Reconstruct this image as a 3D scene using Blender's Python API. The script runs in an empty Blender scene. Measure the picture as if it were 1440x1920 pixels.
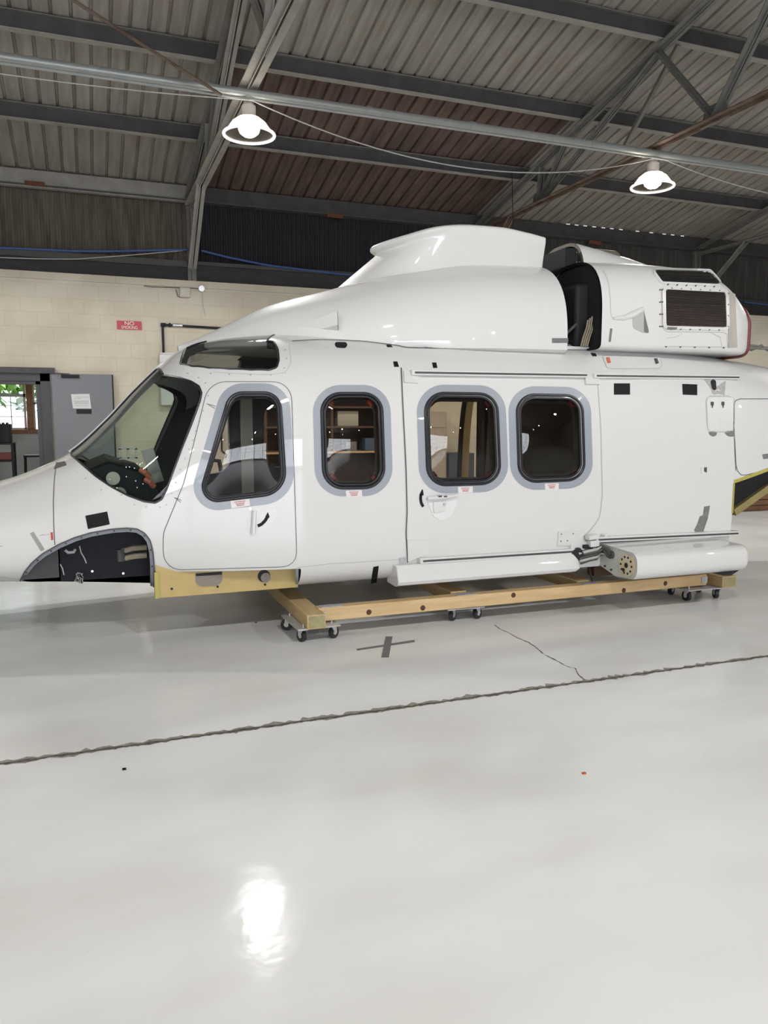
import bpy, math, random
import numpy as np
from mathutils import Vector, Matrix
random.seed(7); RNG = np.random.default_rng(7)
SC = bpy.context.scene
COL = SC.collection

# ------------------------------------------------------------------ camera
FPX, HC = 1460.0, 1.5
YAW = math.radians(20.75); PITCH = math.atan(174 / FPX)
FW = np.array([math.sin(YAW) * math.cos(PITCH), math.cos(YAW) * math.cos(PITCH), -math.sin(PITCH)])
RT = np.array([math.cos(YAW), -math.sin(YAW), 0.0])
UP = np.cross(RT, FW)
CAM = np.array([0, 0, HC])
cd = bpy.data.cameras.new('camera'); cam = bpy.data.objects.new('camera', cd); COL.objects.link(cam)
cd.sensor_fit = 'VERTICAL'; cd.sensor_height = 36.0; cd.lens = 36.0 * FPX / 1920
cd.clip_end = 200
cam.matrix_world = Matrix(((RT[0], UP[0], -FW[0], 0), (RT[1], UP[1], -FW[1], 0), (RT[2], UP[2], -FW[2], HC), (0, 0, 0, 1)))
SC.camera = cam

def ray(px, py): return FW + RT * (px - 720) / FPX - UP * (py - 960) / FPX
def at(px, py, X=None, Y=None, Z=None):
    d = ray(px, py)
    t = (Z - HC) / d[2] if Z is not None else (Y / d[1] if Y is not None else X / d[0])
    return CAM + d * t

# ------------------------------------------------------------------ world, exposure
w = bpy.data.worlds.new('daylight'); SC.world = w; w.use_nodes = True
wb = w.node_tree.nodes['Background']; wb.inputs[0].default_value = (0.86, 0.93, 1.0, 1); wb.inputs[1].default_value = 2.2
SC.view_settings.view_transform = 'Standard'; SC.view_settings.look = 'None'
SC.view_settings.exposure = 0.0; SC.view_settings.gamma = 1.0
SC.view_settings.use_curve_mapping = False
SC.cycles.max_bounces = 10; SC.cycles.transparent_max_bounces = 16
SC.cycles.sample_clamp_indirect = 6.0
SC.cycles.caustics_reflective = False; SC.cycles.caustics_refractive = False

BAY = (-3.55, 1.75, 7.05, 12.35)          # truss lines
YL = 8.69                                  # lamp row
YW = 13.7                                  # inner face of the long wall
LAMP_W = 330.0
BULB = 40.0
def area(name, loc, size, power, color=(1, 0.96, 0.9), rot=(0, 0, 0), size_y=None):
    l = bpy.data.lights.new(name, 'AREA'); l.energy = power; l.color = color
    l.shape = 'DISK' if size_y is None else 'RECTANGLE'; l.size = size
    if size_y: l.size_y = size_y
    o = bpy.data.objects.new(name, l); COL.objects.link(o); o.location = loc; o.rotation_euler = rot
    return o
def spot(name, loc, power, color=(1, 0.985, 0.965)):
    l = bpy.data.lights.new(name, 'SPOT'); l.energy = power; l.color = color; l.spot_size = math.radians(172); l.spot_blend = 0.2
    l.shadow_soft_size = 0.11; o = bpy.data.objects.new(name, l); COL.objects.link(o); o.location = loc; return o
for lx, ly, lw in ((-3.55, YL, 1), (12.35, YL, 1), (-3.55, 0.75, .92), (1.75, 0.75, .92), (7.05, 0.75, .92), (12.35, 0.75, .92),
                   (-3.55, -5.5, .35), (1.75, -5.5, .35), (7.05, -5.5, .35), (-3.55, -11, .3), (1.75, -11, .3), (7.05, -11, .3)):
    spot('unseen_lamp_light', (lx, ly, 4.48), LAMP_W * lw)  # unseen lamp rows, placed and weighted to balance cowling, side and floor brightness

# ------------------------------------------------------------------ materials
MATS = {}
def mat(name, col, rough=0.5, metal=0.0, noise=0.0, nscale=4.0, bump=0.0, bscale=40.0, spec=0.5, coat=0.0, stretch=None, col2=None):
    if name in MATS: return MATS[name]
    m = bpy.data.materials.new(name); m.use_nodes = True; nt = m.node_tree; b = nt.nodes['Principled BSDF']
    b.inputs['Base Color'].default_value = (*col, 1); b.inputs['Roughness'].default_value = rough
    b.inputs['Metallic'].default_value = metal; b.inputs['Specular IOR Level'].default_value = spec
    b.inputs['Coat Weight'].default_value = coat; b.inputs['Coat Roughness'].default_value = 0.03
    tc = nt.nodes.new('ShaderNodeTexCoord'); mp = nt.nodes.new('ShaderNodeMapping')
    nt.links.new(tc.outputs['Object'], mp.inputs[0])
    if stretch: mp.inputs['Scale'].default_value = stretch
    if noise > 0:
        n = nt.nodes.new('ShaderNodeTexNoise'); n.inputs['Scale'].default_value = nscale; n.inputs['Detail'].default_value = 6
        nt.links.new(mp.outputs[0], n.inputs[0])
        r = nt.nodes.new('ShaderNodeValToRGB'); r.color_ramp.elements[0].position = 0.3; r.color_ramp.elements[1].position = 0.7
        c2 = col2 or tuple(c * (1 - noise) for c in col)
        r.color_ramp.elements[0].color = (*c2, 1); r.color_ramp.elements[1].color = (*col, 1)
        nt.links.new(n.outputs[0], r.inputs[0]); nt.links.new(r.outputs[0], b.inputs['Base Color'])
    if bump > 0:
        n2 = nt.nodes.new('ShaderNodeTexNoise'); n2.inputs['Scale'].default_value = bscale; n2.inputs['Detail'].default_value = 4
        nt.links.new(mp.outputs[0], n2.inputs[0])
        bp = nt.nodes.new('ShaderNodeBump'); bp.inputs['Strength'].default_value = bump; bp.inputs['Distance'].default_value = 0.01
        nt.links.new(n2.outputs[0], bp.inputs['Height']); nt.links.new(bp.outputs[0], b.inputs['Normal'])
    MATS[name] = m; return m
def emit(name, col, s):
    m = bpy.data.materials.new(name); m.use_nodes = True; nt = m.node_tree; nt.nodes.clear()
    e = nt.nodes.new('ShaderNodeEmission'); e.inputs[0].default_value = (*col, 1); e.inputs[1].default_value = s
    o = nt.nodes.new('ShaderNodeOutputMaterial'); nt.links.new(e.outputs[0], o.inputs[0]); MATS[name] = m; return m
def glass(name, tint, ior=1.45, rough=0.0):
    m = bpy.data.materials.new(name); m.use_nodes = True; nt = m.node_tree; nt.nodes.clear()
    t = nt.nodes.new('ShaderNodeBsdfTransparent'); t.inputs[0].default_value = (*tint, 1)
    g = nt.nodes.new('ShaderNodeBsdfGlossy'); g.inputs['Roughness'].default_value = rough
    f = nt.nodes.new('ShaderNodeFresnel')
    ge = nt.nodes.new('ShaderNodeNewGeometry'); mr = nt.nodes.new('ShaderNodeMapRange'); mr.inputs[3].default_value = ior; mr.inputs[4].default_value = 1 / ior
    nt.links.new(ge.outputs['Backfacing'], mr.inputs[0]); nt.links.new(mr.outputs[0], f.inputs[0])
    x = nt.nodes.new('ShaderNodeMixShader'); o = nt.nodes.new('ShaderNodeOutputMaterial')
    nt.links.new(f.outputs[0], x.inputs[0]); nt.links.new(t.outputs[0], x.inputs[1]); nt.links.new(g.outputs[0], x.inputs[2])
    nt.links.new(x.outputs[0], o.inputs[0]); MATS[name] = m; return m

WHITE = mat('gloss_white_paint', (0.675, 0.675, 0.665), 0.5, noise=0.02, nscale=1.2, coat=0.7, spec=0.25)
WHITE2 = mat('satin_white_paint', (0.68, 0.68, 0.67), 0.35, noise=0.05, nscale=9, coat=0.2)
SEAM = mat('seam_grey', (0.10, 0.10, 0.105), 0.8)
SEAML = mat('seam_light', (0.42, 0.42, 0.42), 0.7)
BANDG = mat('window_surround_grey', (0.315, 0.34, 0.385), 0.4, noise=0.03, coat=0.3)
RUBBER = mat('black_rubber', (0.016, 0.017, 0.022), 0.35, noise=0.2)
TAPE = mat('black_tape', (0.011, 0.011, 0.014), 0.6, noise=0.25, nscale=20, spec=0.2)
TAPEG = mat('grey_tape', (0.17, 0.17, 0.175), 0.55, noise=0.2, nscale=25)
PRIMER = mat('bare_grey_primer', (0.205, 0.205, 0.20), 0.7, noise=0.25, nscale=30)
LINING = mat('dark_lining', (0.022, 0.023, 0.028), 0.8, noise=0.3, nscale=6)
LININGB = mat('brown_lining', (0.05, 0.04, 0.034), 0.8, noise=0.3, nscale=5)
NAVY = mat('dark_blue_panel', (0.006, 0.007, 0.011), 0.6, noise=0.3, nscale=12, spec=0.25)
BLACK = mat('matt_black', (0.012, 0.012, 0.014), 0.7)
YPRIM = mat('yellow_primer', (0.51, 0.385, 0.155), 0.6, noise=0.12, nscale=10)
YGREEN = mat('zinc_yellow_edge', (0.46, 0.41, 0.09), 0.55, noise=0.2, nscale=18)
STEEL = mat('galvanised_steel', (0.62, 0.63, 0.63), 0.42, metal=0.4, noise=0.2, nscale=25)
ALU = mat('bare_aluminium', (0.62, 0.63, 0.64), 0.35, metal=0.8, noise=0.15, nscale=20)
GFLANGE = mat('grey_flange', (0.27, 0.29, 0.33), 0.5, noise=0.25, nscale=20)
RED = mat('red_plastic', (0.55, 0.06, 0.04), 0.4, noise=0.15, nscale=30)
REDDK = mat('dark_red_knob', (0.24, 0.03, 0.028), 0.4)
ORANGE = mat('orange_latch', (0.62, 0.15, 0.07), 0.5)
MAROON = mat('maroon_rim', (0.16, 0.035, 0.035), 0.5, noise=0.2, nscale=20)
LOUV = mat('brown_filter_mesh', (0.17, 0.125, 0.10), 0.6, noise=0.4, nscale=14)
BEIGE = mat('beige_exhaust', (0.45, 0.41, 0.36), 0.5, noise=0.1, nscale=30)
HOSE = mat('beige_hose', (0.33, 0.29, 0.21), 0.6, noise=0.2, nscale=20)
WIRE = mat('pale_wire', (0.5, 0.5, 0.48), 0.5)
LABELM = mat('white_label', (0.72, 0.69, 0.68), 0.5)
PINK = mat('red_print', (0.42, 0.12, 0.11), 0.6)
PINE = mat('pine_timber', (0.64, 0.47, 0.26), 0.6, noise=0.3, nscale=3.0, bump=0.15, bscale=30, stretch=(1.2, 9, 9), col2=(0.54, 0.36, 0.17))
PINEY = mat('pine_timber_cross', (0.58, 0.43, 0.22), 0.6, noise=0.3, nscale=3.0, bump=0.15, bscale=30, stretch=(9, 1.2, 9), col2=(0.46, 0.32, 0.15))
PINEGR = mat('greenish_end_grain', (0.36, 0.32, 0.16), 0.7, noise=0.3, nscale=20)
KNOT = mat('timber_knot', (0.10, 0.035, 0.015), 0.6, noise=0.4, nscale=60)
DKWOOD = mat('dark_brown_timber', (0.13, 0.07, 0.04), 0.65, noise=0.4, nscale=5)
CASTB = mat('black_caster_tyre', (0.02, 0.02, 0.022), 0.5)
WOODR = mat('reddish_window_wood', (0.44, 0.19, 0.08), 0.5, noise=0.3, nscale=6, stretch=(8, 8, 1))
DOORG = mat('grey_door_paint', (0.175, 0.185, 0.20), 0.45, noise=0.06, nscale=2)
FRAMEG = mat('dark_frame_paint', (0.055, 0.055, 0.06), 0.5, noise=0.15, nscale=4)
PAPER = mat('paper', (0.72, 0.72, 0.72), 0.8)
SIGNR = mat('sign_red', (0.50, 0.035, 0.05), 0.45)
SIGNW = mat('sign_white', (0.80, 0.78, 0.74), 0.5)
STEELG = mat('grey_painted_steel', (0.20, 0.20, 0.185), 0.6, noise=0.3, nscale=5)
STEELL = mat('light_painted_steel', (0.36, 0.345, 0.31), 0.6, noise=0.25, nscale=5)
STEELR = mat('rusty_painted_steel', (0.17, 0.125, 0.09), 0.7, noise=0.45, nscale=6, col2=(0.09, 0.055, 0.04))
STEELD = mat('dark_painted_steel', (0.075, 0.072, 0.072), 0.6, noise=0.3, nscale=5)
PIPE = mat('galvanised_pipe', (0.40, 0.42, 0.40), 0.42, metal=0.3, noise=0.12, nscale=8)
ROOFG = mat('roof_sheet_grey', (0.33, 0.315, 0.28), 0.6, noise=0.28, nscale=2.2, stretch=(6, 0.6, 1), spec=0.3, col2=(0.23, 0.205, 0.175))
ROOFB = mat('roof_sheet_brown', (0.165, 0.112, 0.092), 0.75, noise=0.4, nscale=2.2, stretch=(6, 0.6, 1), spec=0.2, col2=(0.085, 0.062, 0.057))
SIDING = mat('siding_grey_brown', (0.165, 0.15, 0.125), 0.7, noise=0.4, nscale=2.2, stretch=(6, 1, 0.7), spec=0.2, col2=(0.09, 0.072, 0.055))
SIDEBK = mat('siding_black_panel', (0.017, 0.017, 0.023), 0.7, noise=0.3, nscale=3)
FASCIA = mat('dark_fascia', (0.045, 0.043, 0.043), 0.7, noise=0.4, nscale=4, stretch=(0.6, 4, 4))
FASCIAG = mat('grey_fascia', (0.10, 0.098, 0.092), 0.7, noise=0.3, nscale=4, stretch=(0.6, 4, 4))
BLUE = mat('blue_cable', (0.05, 0.10, 0.27), 0.5)
ROOMW = mat('office_wall_white', (0.70, 0.70, 0.69), 0.8, noise=0.04)
LEAF = mat('leaf_green', (0.16, 0.30, 0.07), 0.7, noise=0.5, nscale=6)
GRASS = mat('grass', (0.22, 0.34, 0.10), 0.9, noise=0.4, nscale=8)
CABIN_GLASS = glass('tinted_cabin_glass', (0.74, 0.67, 0.58), 1.5)
COCKPIT_GLASS = glass('clear_cockpit_glass', (0.93, 0.92, 0.89), 1.5)
SHIELD_GLASS = glass('green_windshield_glass', (0.76, 0.82, 0.77), 1.3)
EYE_GLASS = glass('smoked_roof_glass', (0.60, 0.61, 0.60), 1.6)
PANE = glass('office_window_glass', (0.95, 0.97, 0.97), 1.3)

def block_mat():
    m = bpy.data.materials.new('painted_block'); m.use_nodes = True; nt = m.node_tree; b = nt.nodes['Principled BSDF']
    b.inputs['Roughness'].default_value = 0.6; b.inputs['Specular IOR Level'].default_value = 0.3
    tc = nt.nodes.new('ShaderNodeTexCoord'); s = nt.nodes.new('ShaderNodeSeparateXYZ'); c = nt.nodes.new('ShaderNodeCombineXYZ')
    nt.links.new(tc.outputs['Object'], s.inputs[0]); ad = nt.nodes.new('ShaderNodeMath'); ad.operation = 'ADD'
    nt.links.new(s.outputs[0], ad.inputs[0]); nt.links.new(s.outputs[1], ad.inputs[1])
    nt.links.new(ad.outputs[0], c.inputs[0]); nt.links.new(s.outputs[2], c.inputs[1])
    wn = nt.nodes.new('ShaderNodeTexNoise'); wn.inputs['Scale'].default_value = 2.5; nt.links.new(c.outputs[0], wn.inputs[0])
    mx = nt.nodes.new('ShaderNodeMix'); mx.data_type = 'VECTOR'; mx.inputs[0].default_value = 0.012
    nt.links.new(c.outputs[0], mx.inputs[4]); nt.links.new(wn.outputs[1], mx.inputs[5])
    br = nt.nodes.new('ShaderNodeTexBrick'); br.inputs['Scale'].default_value = 1.0
    br.inputs['Brick Width'].default_value = 0.46; br.inputs['Row Height'].default_value = 0.225; br.inputs['Mortar Size'].default_value = 0.007
    br.inputs['Mortar Smooth'].default_value = 0.4; br.inputs['Bias'].default_value = -0.2
    br.inputs['Color1'].default_value = (0.66, 0.60, 0.485, 1); br.inputs['Color2'].default_value = (0.68, 0.62, 0.505, 1)
    br.inputs['Mortar'].default_value = (0.62, 0.56, 0.45, 1)
    nt.links.new(mx.outputs[1], br.inputs[0])
    n = nt.nodes.new('ShaderNodeTexNoise'); n.inputs['Scale'].default_value = 1.3; n.inputs['Detail'].default_value = 5
    nt.links.new(c.outputs[0], n.inputs[0]); rr = nt.nodes.new('ShaderNodeValToRGB')
    rr.color_ramp.elements[0].position = 0.35; rr.color_ramp.elements[0].color = (0.86, 0.85, 0.83, 1); rr.color_ramp.elements[1].position = 0.6
    nt.links.new(n.outputs[0], rr.inputs[0])
    mu = nt.nodes.new('ShaderNodeMix'); mu.data_type = 'RGBA'; mu.blend_type = 'MULTIPLY'; mu.inputs[0].default_value = 1
    nt.links.new(br.outputs[0], mu.inputs[6]); nt.links.new(rr.outputs[0], mu.inputs[7]); nt.links.new(mu.outputs[2], b.inputs['Base Color'])
    bp = nt.nodes.new('ShaderNodeBump'); bp.inputs['Strength'].default_value = 0.35; bp.inputs['Distance'].default_value = 0.005; bp.invert = True
    nt.links.new(br.outputs[1], bp.inputs['Height']); nt.links.new(bp.outputs[0], b.inputs['Normal'])
    return m
BLOCK = block_mat()
def floor_mat():
    m = bpy.data.materials.new('painted_concrete'); m.use_nodes = True; nt = m.node_tree; b = nt.nodes['Principled BSDF']
    tc = nt.nodes.new('ShaderNodeTexCoord'); mp = nt.nodes.new('ShaderNodeMapping'); nt.links.new(tc.outputs['Object'], mp.inputs[0])
    mp.inputs['Scale'].default_value = (0.7, 1.5, 1)
    n = nt.nodes.new('ShaderNodeTexNoise'); n.inputs['Scale'].default_value = 1.5; n.inputs['Detail'].default_value = 4; n.inputs['Roughness'].default_value = 0.45
    nt.links.new(mp.outputs[0], n.inputs[0])
    r = nt.nodes.new('ShaderNodeValToRGB'); r.color_ramp.interpolation = 'EASE'; r.color_ramp.elements[0].position = 0.22; r.color_ramp.elements[1].position = 0.66
    r.color_ramp.elements[0].color = (0.68, 0.675, 0.65, 1); r.color_ramp.elements[1].color = (0.765, 0.77, 0.77, 1)
    nt.links.new(n.outputs[0], r.inputs[0])
    n3 = nt.nodes.new('ShaderNodeTexNoise'); n3.inputs['Scale'].default_value = 55; n3.inputs['Detail'].default_value = 2
    nt.links.new(tc.outputs['Object'], n3.inputs[0]); r3 = nt.nodes.new('ShaderNodeValToRGB')
    r3.color_ramp.elements[0].position = 0.15; r3.color_ramp.elements[0].color = (0.35, 0.33, 0.30, 1); r3.color_ramp.elements[1].position = 0.21
    nt.links.new(n3.outputs[0], r3.inputs[0])
    mu = nt.nodes.new('ShaderNodeMix'); mu.data_type = 'RGBA'; mu.blend_type = 'MULTIPLY'; mu.inputs[0].default_value = 1
    nt.links.new(r.outputs[0], mu.inputs[6]); nt.links.new(r3.outputs[0], mu.inputs[7]); nt.links.new(mu.outputs[2], b.inputs['Base Color'])
    b.inputs['Specular IOR Level'].default_value = 0.09
    n2 = nt.nodes.new('ShaderNodeTexNoise'); n2.inputs['Scale'].default_value = 3; n2.inputs['Detail'].default_value = 5
    nt.links.new(tc.outputs['Object'], n2.inputs[0]); mr = nt.nodes.new('ShaderNodeMapRange')
    mr.inputs[1].default_value = 0.3; mr.inputs[2].default_value = 0.7; mr.inputs[3].default_value = 0.10; mr.inputs[4].default_value = 0.17
    nt.links.new(n2.outputs[0], mr.inputs[0]); nt.links.new(mr.outputs[0], b.inputs['Roughness'])
    bp = nt.nodes.new('ShaderNodeBump'); bp.inputs['Strength'].default_value = 0.12; bp.inputs['Distance'].default_value = 0.01
    n4 = nt.nodes.new('ShaderNodeTexNoise'); n4.inputs['Scale'].default_value = 9; n4.inputs['Detail'].default_value = 3
    nt.links.new(tc.outputs['Object'], n4.inputs[0]); nt.links.new(n4.outputs[0], bp.inputs['Height']); nt.links.new(bp.outputs[0], b.inputs['Normal'])
    return m
FLOORM = floor_mat()

# ------------------------------------------------------------------ mesh helpers
class MB:
    def __init__(s): s.v = []; s.f = []
    def add(s, vs, fs):
        o = len(s.v); s.v.extend([tuple(map(float, p)) for p in vs]); s.f.extend([tuple(i + o for i in f) for f in fs]); return s
    def box(s, lo, hi):
        (a, b, c), (d, e, f) = lo, hi
        return s.add([(a, b, c), (d, b, c), (d, e, c), (a, e, c), (a, b, f), (d, b, f), (d, e, f), (a, e, f)],
                     [(0, 3, 2, 1), (4, 5, 6, 7), (0, 1, 5, 4), (1, 2, 6, 5), (2, 3, 7, 6), (3, 0, 4, 7)])
    def bar(s, p, q, wd, ht, up=(0, 0, 1)):
        p, q = np.array(p, float), np.array(q, float); d = q - p; L = np.linalg.norm(d); d /= L
        up = np.array(up, float); sd = np.cross(d, up)
        if np.linalg.norm(sd) < 1e-4: sd = np.cross(d, (1, 0, 0))
        sd /= np.linalg.norm(sd); u = np.cross(sd, d)
        vs = []
        for e in (p, q):
            for a, b in ((-1, -1), (1, -1), (1, 1), (-1, 1)): vs.append(e + sd * a * wd / 2 + u * b * ht / 2)
        return s.add(vs, [(0, 1, 2, 3), (7, 6, 5, 4), (0, 4, 5, 1), (1, 5, 6, 2), (2, 6, 7, 3), (3, 7, 4, 0)])
    def tube(s, pts, r, n=10, closed=False, flat=None):
        pts = [np.array(p, float) for p in pts]; m = len(pts); rings = []
        prev = None
        for i in range(m):
            if closed: t = pts[(i + 1) % m] - pts[i - 1]
            else: t = pts[min(i + 1, m - 1)] - pts[max(i - 1, 0)]
            t /= (np.linalg.norm(t) + 1e-9)
            if prev is None:
                a = np.array((0, 0, 1.0)) if abs(t[2]) < 0.9 else np.array((1.0, 0, 0))
            else: a = prev
            u = a - t * (a @ t); u /= (np.linalg.norm(u) + 1e-9); prev = u; v = np.cross(t, u)
            rr = r[i] if isinstance(r, (list, tuple, np.ndarray)) else r
            rings.append([pts[i] + (u * math.cos(k * 2 * math.pi / n) + v * math.sin(k * 2 * math.pi / n)) * rr for k in range(n)])
        vs = [p for rg in rings for p in rg]; fs = []
        for i in range(m if closed else m - 1):
            j = (i + 1) % m
            for k in range(n): fs.append((i * n + k, i * n + (k + 1) % n, j * n + (k + 1) % n, j * n + k))
        if not closed:
            fs.append(tuple(range(n))[::-1]); fs.append(tuple((m - 1) * n + k for k in range(n)))
        return s.add(vs, fs)
    def cyl(s, p, q, r, n=20, r2=None): return s.tube([p, q], [r, r if r2 is None else r2], n)
    def lathe(s, prof, c=(0, 0, 0), n=32, axis='z'):
        vs = []; m = len(prof)
        for r, h in prof:
            for k in range(n):
                a = 2 * math.pi * k / n; x, y = r * math.cos(a), r * math.sin(a)
                p = (x, y, h) if axis == 'z' else ((x, h, y) if axis == 'y' else (h, x, y))
                vs.append((c[0] + p[0], c[1] + p[1], c[2] + p[2]))
        fs = [(i * n + k, i * n + (k + 1) % n, (i + 1) * n + (k + 1) % n, (i + 1) * n + k) for i in range(m - 1) for k in range(n)]
        return s.add(vs, fs)
    def prism(s, poly, a, b, axis='y'):
        # poly in the two other axes, extruded from a to b
        def P(u, v, h): return (u, h, v) if axis == 'y' else ((h, u, v) if axis == 'x' else (u, v, h))
        n = len(poly); vs = [P(u, v, a) for u, v in poly] + [P(u, v, b) for u, v in poly]
        return s.add(vs, [tuple(range(n))[::-1], tuple(range(n, 2 * n))] + [(i, (i + 1) % n, n + (i + 1) % n, n + i) for i in range(n)])
    def grid(s, P, closed_u=False):
        nu, nv = len(P), len(P[0]); vs = [p for r in P for p in r]
        fs = [(i * nv + j, ((i + 1) % nu) * nv + j, ((i + 1) % nu) * nv + j + 1, i * nv + j + 1) for i in range(nu if closed_u else nu - 1) for j in range(nv - 1)]
        return s.add(vs, fs)

def link(name, mb, m, parent=None, bevel=0.0, sharp=35, normals=None, loc=None):
    me = bpy.data.meshes.new(name); me.from_pydata(mb.v, [], mb.f); me.validate(); me.update()
    me.polygons.foreach_set('use_smooth', [True] * len(me.polygons))
    if normals is not None: me.normals_split_custom_set_from_vertices(normals)
    else:
        bpy_fix(me); me.set_sharp_from_angle(angle=math.radians(sharp))
    me.materials.append(m)
    o = bpy.data.objects.new(name, me); COL.objects.link(o)
    if parent: o.parent = parent; o.matrix_parent_inverse = Matrix.Translation(-Vector(parent_origin(parent)))
    if bevel:
        b = o.modifiers.new('bevel', 'BEVEL'); b.width = bevel; b.segments = 2; b.limit_method = 'ANGLE'; b.angle_limit = math.radians(50)
    return o
def parent_origin(p):
    return p.location if p.parent is None and p.type == 'EMPTY' else Vector((0, 0, 0))
def bpy_fix(me):
    import bmesh
    bm = bmesh.new(); bm.from_mesh(me); bmesh.ops.recalc_face_normals(bm, faces=bm.faces); bm.to_mesh(me); bm.free()
def tag(o, label=None, cat=None, group=None, kind=None):
    if label: o['label'] = label
    if cat: o['category'] = cat
    if group: o['group'] = group
    if kind: o['kind'] = kind
    return o
def empty(name, loc, label, cat, group=None):
    o = bpy.data.objects.new(name, None); COL.objects.link(o); o.location = loc; o.empty_display_size = 0.1
    return tag(o, label, cat, group)
def struct(name, mb, m, **k): return tag(link(name, mb, m, **k), kind='structure')
def part_label(o, l): o['label'] = l; return o

# smooth interpolation through knots
class Spl:
    def __init__(s, kn):
        k = np.array(kn, float); s.x, s.y = k[:, 0], k[:, 1]; h = np.diff(s.x); d = np.diff(s.y) / h
        m = np.zeros(len(s.x)); m[0], m[-1] = d[0], d[-1]
        for i in range(1, len(s.x) - 1):
            if d[i - 1] * d[i] > 0:
                w1, w2 = 2 * h[i] + h[i - 1], h[i] + 2 * h[i - 1]; m[i] = (w1 + w2) / (w1 / d[i - 1] + w2 / d[i])
        s.m = m
    def __call__(s, x):
        x = np.clip(np.asarray(x, float), s.x[0], s.x[-1]); i = np.clip(np.searchsorted(s.x, x) - 1, 0, len(s.x) - 2)
        h = s.x[i + 1] - s.x[i]; t = (x - s.x[i]) / h
        return ((1 + 2 * t) * (1 - t) ** 2 * s.y[i] + t * (1 - t) ** 2 * h * s.m[i] + t * t * (3 - 2 * t) * s.y[i + 1] + t * t * (t - 1) * h * s.m[i + 1])

class Loft:
    """Body whose cross-sections (x = const) are superellipses."""
    def __init__(s, cy, wd, zb, zm, zt, nu, nl):
        s.cy = cy; s.p = [Spl(q) if not isinstance(q, (int, float)) else (lambda x, q=q: np.full_like(np.asarray(x, float), q)) for q in (wd, zb, zm, zt, nu, nl)]
    def vals(s, x): return [f(x) for f in s.p]
    def off(s, x, z):
        wd, zb, zm, zt, nu, nl = s.vals(x); z = np.asarray(z, float)
        up = z >= zm; q = np.where(up, (z - zm) / (zt - zm), (zm - z) / (zm - zb)); n = np.where(up, nu, nl)
        qq = np.clip(np.abs(q), 0, 1)
        return wd * np.clip(1 - qq ** n, 0, 1) ** (1 / n)
    def near(s, x, z): return s.cy - s.off(x, z)
    def top(s, x, y):
        wd, zb, zm, zt, nu, nl = s.vals(x); q = np.clip(np.abs((y - s.cy) / wd), 0, 1)
        return zm + (zt - zm) * np.clip(1 - q ** nu, 0, 1) ** (1 / nu)
    def inside(s, P):
        wd, zb, zm, zt, nu, nl = s.vals(P[..., 0]); z = P[..., 2]; up = z >= zm
        q = np.where(up, (z - zm) / (zt - zm), (zm - z) / (zm - zb)); n = np.where(up, nu, nl)
        return np.abs((P[..., 1] - s.cy) / wd) ** n + np.abs(q) ** n - 1
    def hit(s, px, py, t0=3.6, t1=8.2):
        d = ray(px, py); ts = np.linspace(t0, t1, 1200); F = s.inside(CAM + ts[:, None] * d)
        i = np.argmax(F < 0) if (F < 0).any() else -1
        if i <= 0:
            j = int(np.argmin(F)); return CAM + d * ts[j]
        a, b = ts[i - 1], ts[i]
        for _ in range(30):
            c = (a + b) / 2
            if s.inside((CAM + d * c)[None])[0] < 0: b = c
            else: a = c
        return CAM + d * b
    def nrm(s, P):
        P = np.asarray(P, float); e = 1e-3; g = np.zeros(P.shape)
        for k in range(3):
            dd = np.zeros(3); dd[k] = e; g[..., k] = s.inside(P + dd) - s.inside(P - dd)
        return g / (np.linalg.norm(g, axis=-1, keepdims=True) + 1e-12)
    def section(s, x, M):
        # near half from bottom centre to top centre, evenly spaced along the outline
        wd, zb, zm, zt, nu, nl = [float(v) for v in s.vals(np.array(x))]
        a = np.linspace(-math.pi / 2, math.pi / 2, 1201); c, sn = np.abs(np.cos(a)), np.abs(np.sin(a)); n = np.where(a < 0, nl, nu)
        o = wd * c ** (2 / n); z = np.where(a < 0, zm - (zm - zb) * sn ** (2 / n), zm + (zt - zm) * sn ** (2 / n))
        L = np.concatenate([[0], np.cumsum(np.hypot(np.diff(o), np.diff(z)))]); u = np.linspace(0, L[-1], M)
        return np.interp(u, L, o), np.interp(u, L, z)
    def ring(s, x, M):
        o, z = s.section(x, M)
        return [(x, s.cy - a, b) for a, b in zip(o, z)] + [(x, s.cy + a, b) for a, b in zip(o[::-1][1:-1], z[::-1][1:-1])]
    def mesh(s, xs, M, capA=False, capB=False):
        mb = MB(); R = [s.ring(x, M) for x in xs]; n = len(R[0]); vs = [p for r in R for p in r]
        fs = [(i * n + k, i * n + (k + 1) % n, (i + 1) * n + (k + 1) % n, (i + 1) * n + k) for i in range(len(xs) - 1) for k in range(n)]
        if capA: fs.append(tuple(range(n)))
        if capB: fs.append(tuple((len(xs) - 1) * n + k for k in range(n))[::-1])
        return mb.add(vs, fs)

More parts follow.
